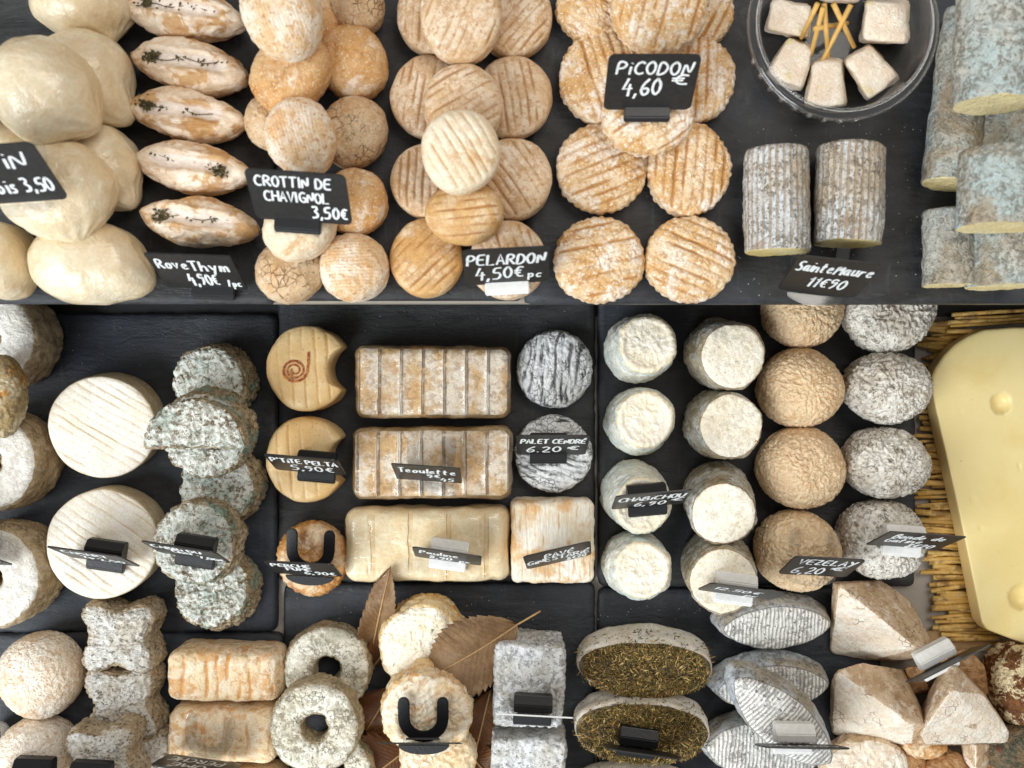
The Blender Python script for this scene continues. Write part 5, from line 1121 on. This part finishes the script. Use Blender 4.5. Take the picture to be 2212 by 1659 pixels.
sign(968, 1211, .0325, .0505, .045, 19, -8, [('Pauline', .1, .54, .3, .56), ('8,90', .22, .14, .3, .34), ('pc', .68, .1, .26, .16)], 'white', 'black sign priced 8,90 in a white stand on the butter brick', seed=14)
sign(1208, 1213, .034, .0500, .044, 23, 13, [('PAVÉ', .30, .56, .28, .44), ('GiNESTARiÉ', .03, .30, .26, .94), ('8€20', .62, .06, .2, .3)], None, 'tilted black sign priced 8,20 standing in the square streaked cheese', seed=15)
sign(669, 1241, .0275, .051, .046, 22, -3, [('PERCHE', .07, .66, .24, .56), ('FUMÉ', .24, .38, .24, .36), ('6,90€', .46, .1, .26, .46)], 'ublack', 'black sign priced 6,90 in the smoked cheese', seed=16)
sign(229, 1213, .038, .0535, .046, 20, -8, [('CAMART', .12, .62, .24, .62), ('2p', .3, .3, .22, .16), ('2,50', .5, .2, .24, .36)], 'black', 'black sign on a black stand on the white grooved wheel', seed=17)
sign(422, 1204, .062, .0525, .046, 20, -9, [('CABRi DU', .08, .62, .24, .66), ('Cher', .3, .36, .26, .3), ('7,00€', .6, .12, .24, .36)], 'black', 'black sign on a black stand on the blue-mould pile', seed=18)
sign(1585, 1284, .0615, .054, .042, 18.5, -8, [('12.50€', .12, .46, .3, .6), ('pc', .62, .12, .24, .16)], 'white', 'black sign with 12.50 in a white stand on a speckled cheese', seed=19)
sign(915, 1606, .060, .056, .040, 21.3, 0, None, 'ublack', 'black sign seen edge-on in a black horseshoe on the rippled cheese', rc=.004)
sign(1150, 1546, .048, .054, .045, 19.3, -3, None, 'black', 'white card seen edge-on in a black stand on the ash block', mat='white_plate', rc=.001)
sign(1374, 1616, .037, .054, .044, 15.5, -8, None, 'black', 'blank black plate in a black stand on the herb-topped oval', rc=.010)
sign(1712, 1608, .061, .060, .042, 17.5, -1, None, 'white', 'black sign in a white stand on the diagonal ribbed lozenge', back=[('CROTTiN', .1, .5, .3, .8)], rc=.010)
sign(2028, 1436, .049, .056, .044, 20.5, 27, None, 'white', 'black sign seen edge-on in a white stand on the tan wedge', rc=.001)
sign(78, 1682, .046, .054, .044, 20, -2, None, 'black', 'black sign cropped in a black stand on the pale floury dome')
sign(200, 1692, .066, .054, .044, 20, -3, None, 'black', 'black sign cropped in a black stand on the grey butterfly cheese')
sign(446, 1640, .041, .056, .044, 12, -8, None, 'uclear', 'dark sign turned away on a clear stand on the peach brick', back=[('FUMÉ', .2, .6, .28, .6), ('PERCHE', .2, .2, .28, .7)], rc=.006)
sign(-50, 1216, .050, .056, .044, 20, -3, [('7,50€', .5, .3, .3, .45)], 'uclear', 'black sign cropped on a clear stand on a tall ring cheese')

# crumbs on the slates
r = random.Random(77); V = []; F = []
for i in range(230):
    if r.random() < .5: x, y_, z = r.uniform(1590, 1990), r.uniform(260, 640), Z_UP + .0004
    else: x, y_, z = r.choice([(r.uniform(600, 1280), r.uniform(665, 740)), (r.uniform(620, 1280), r.uniform(1270, 1340)), (r.uniform(60, 590), r.uniform(690, 800)), (r.uniform(1290, 1700), r.uniform(1300, 1340))]) + (.0004,)
    c = P(x, y_, z); s = r.uniform(.00018, .0006) * (1.3 if i % 9 == 0 else 1); b0 = len(V)
    V += [c + Vector((r.uniform(-s, s), r.uniform(-s, s), s * .2)) for _ in range(3)] + [c + Vector((s, 0, 0)), c + Vector((-s * .5, s * .8, 0)), c + Vector((-s * .5, -s * .8, 0)), c + Vector((0, 0, s))]
    F += [(b0 + 3, b0 + 4, b0 + 6), (b0 + 4, b0 + 5, b0 + 6), (b0 + 5, b0 + 3, b0 + 6), (b0 + 3, b0 + 5, b0 + 4)]
tag(mesh_obj('cheese_crumbs', V, F, M['crumb'], None, None, None, False), 'tiny pale cheese crumbs scattered on the slates', 'crumbs', kind='stuff')
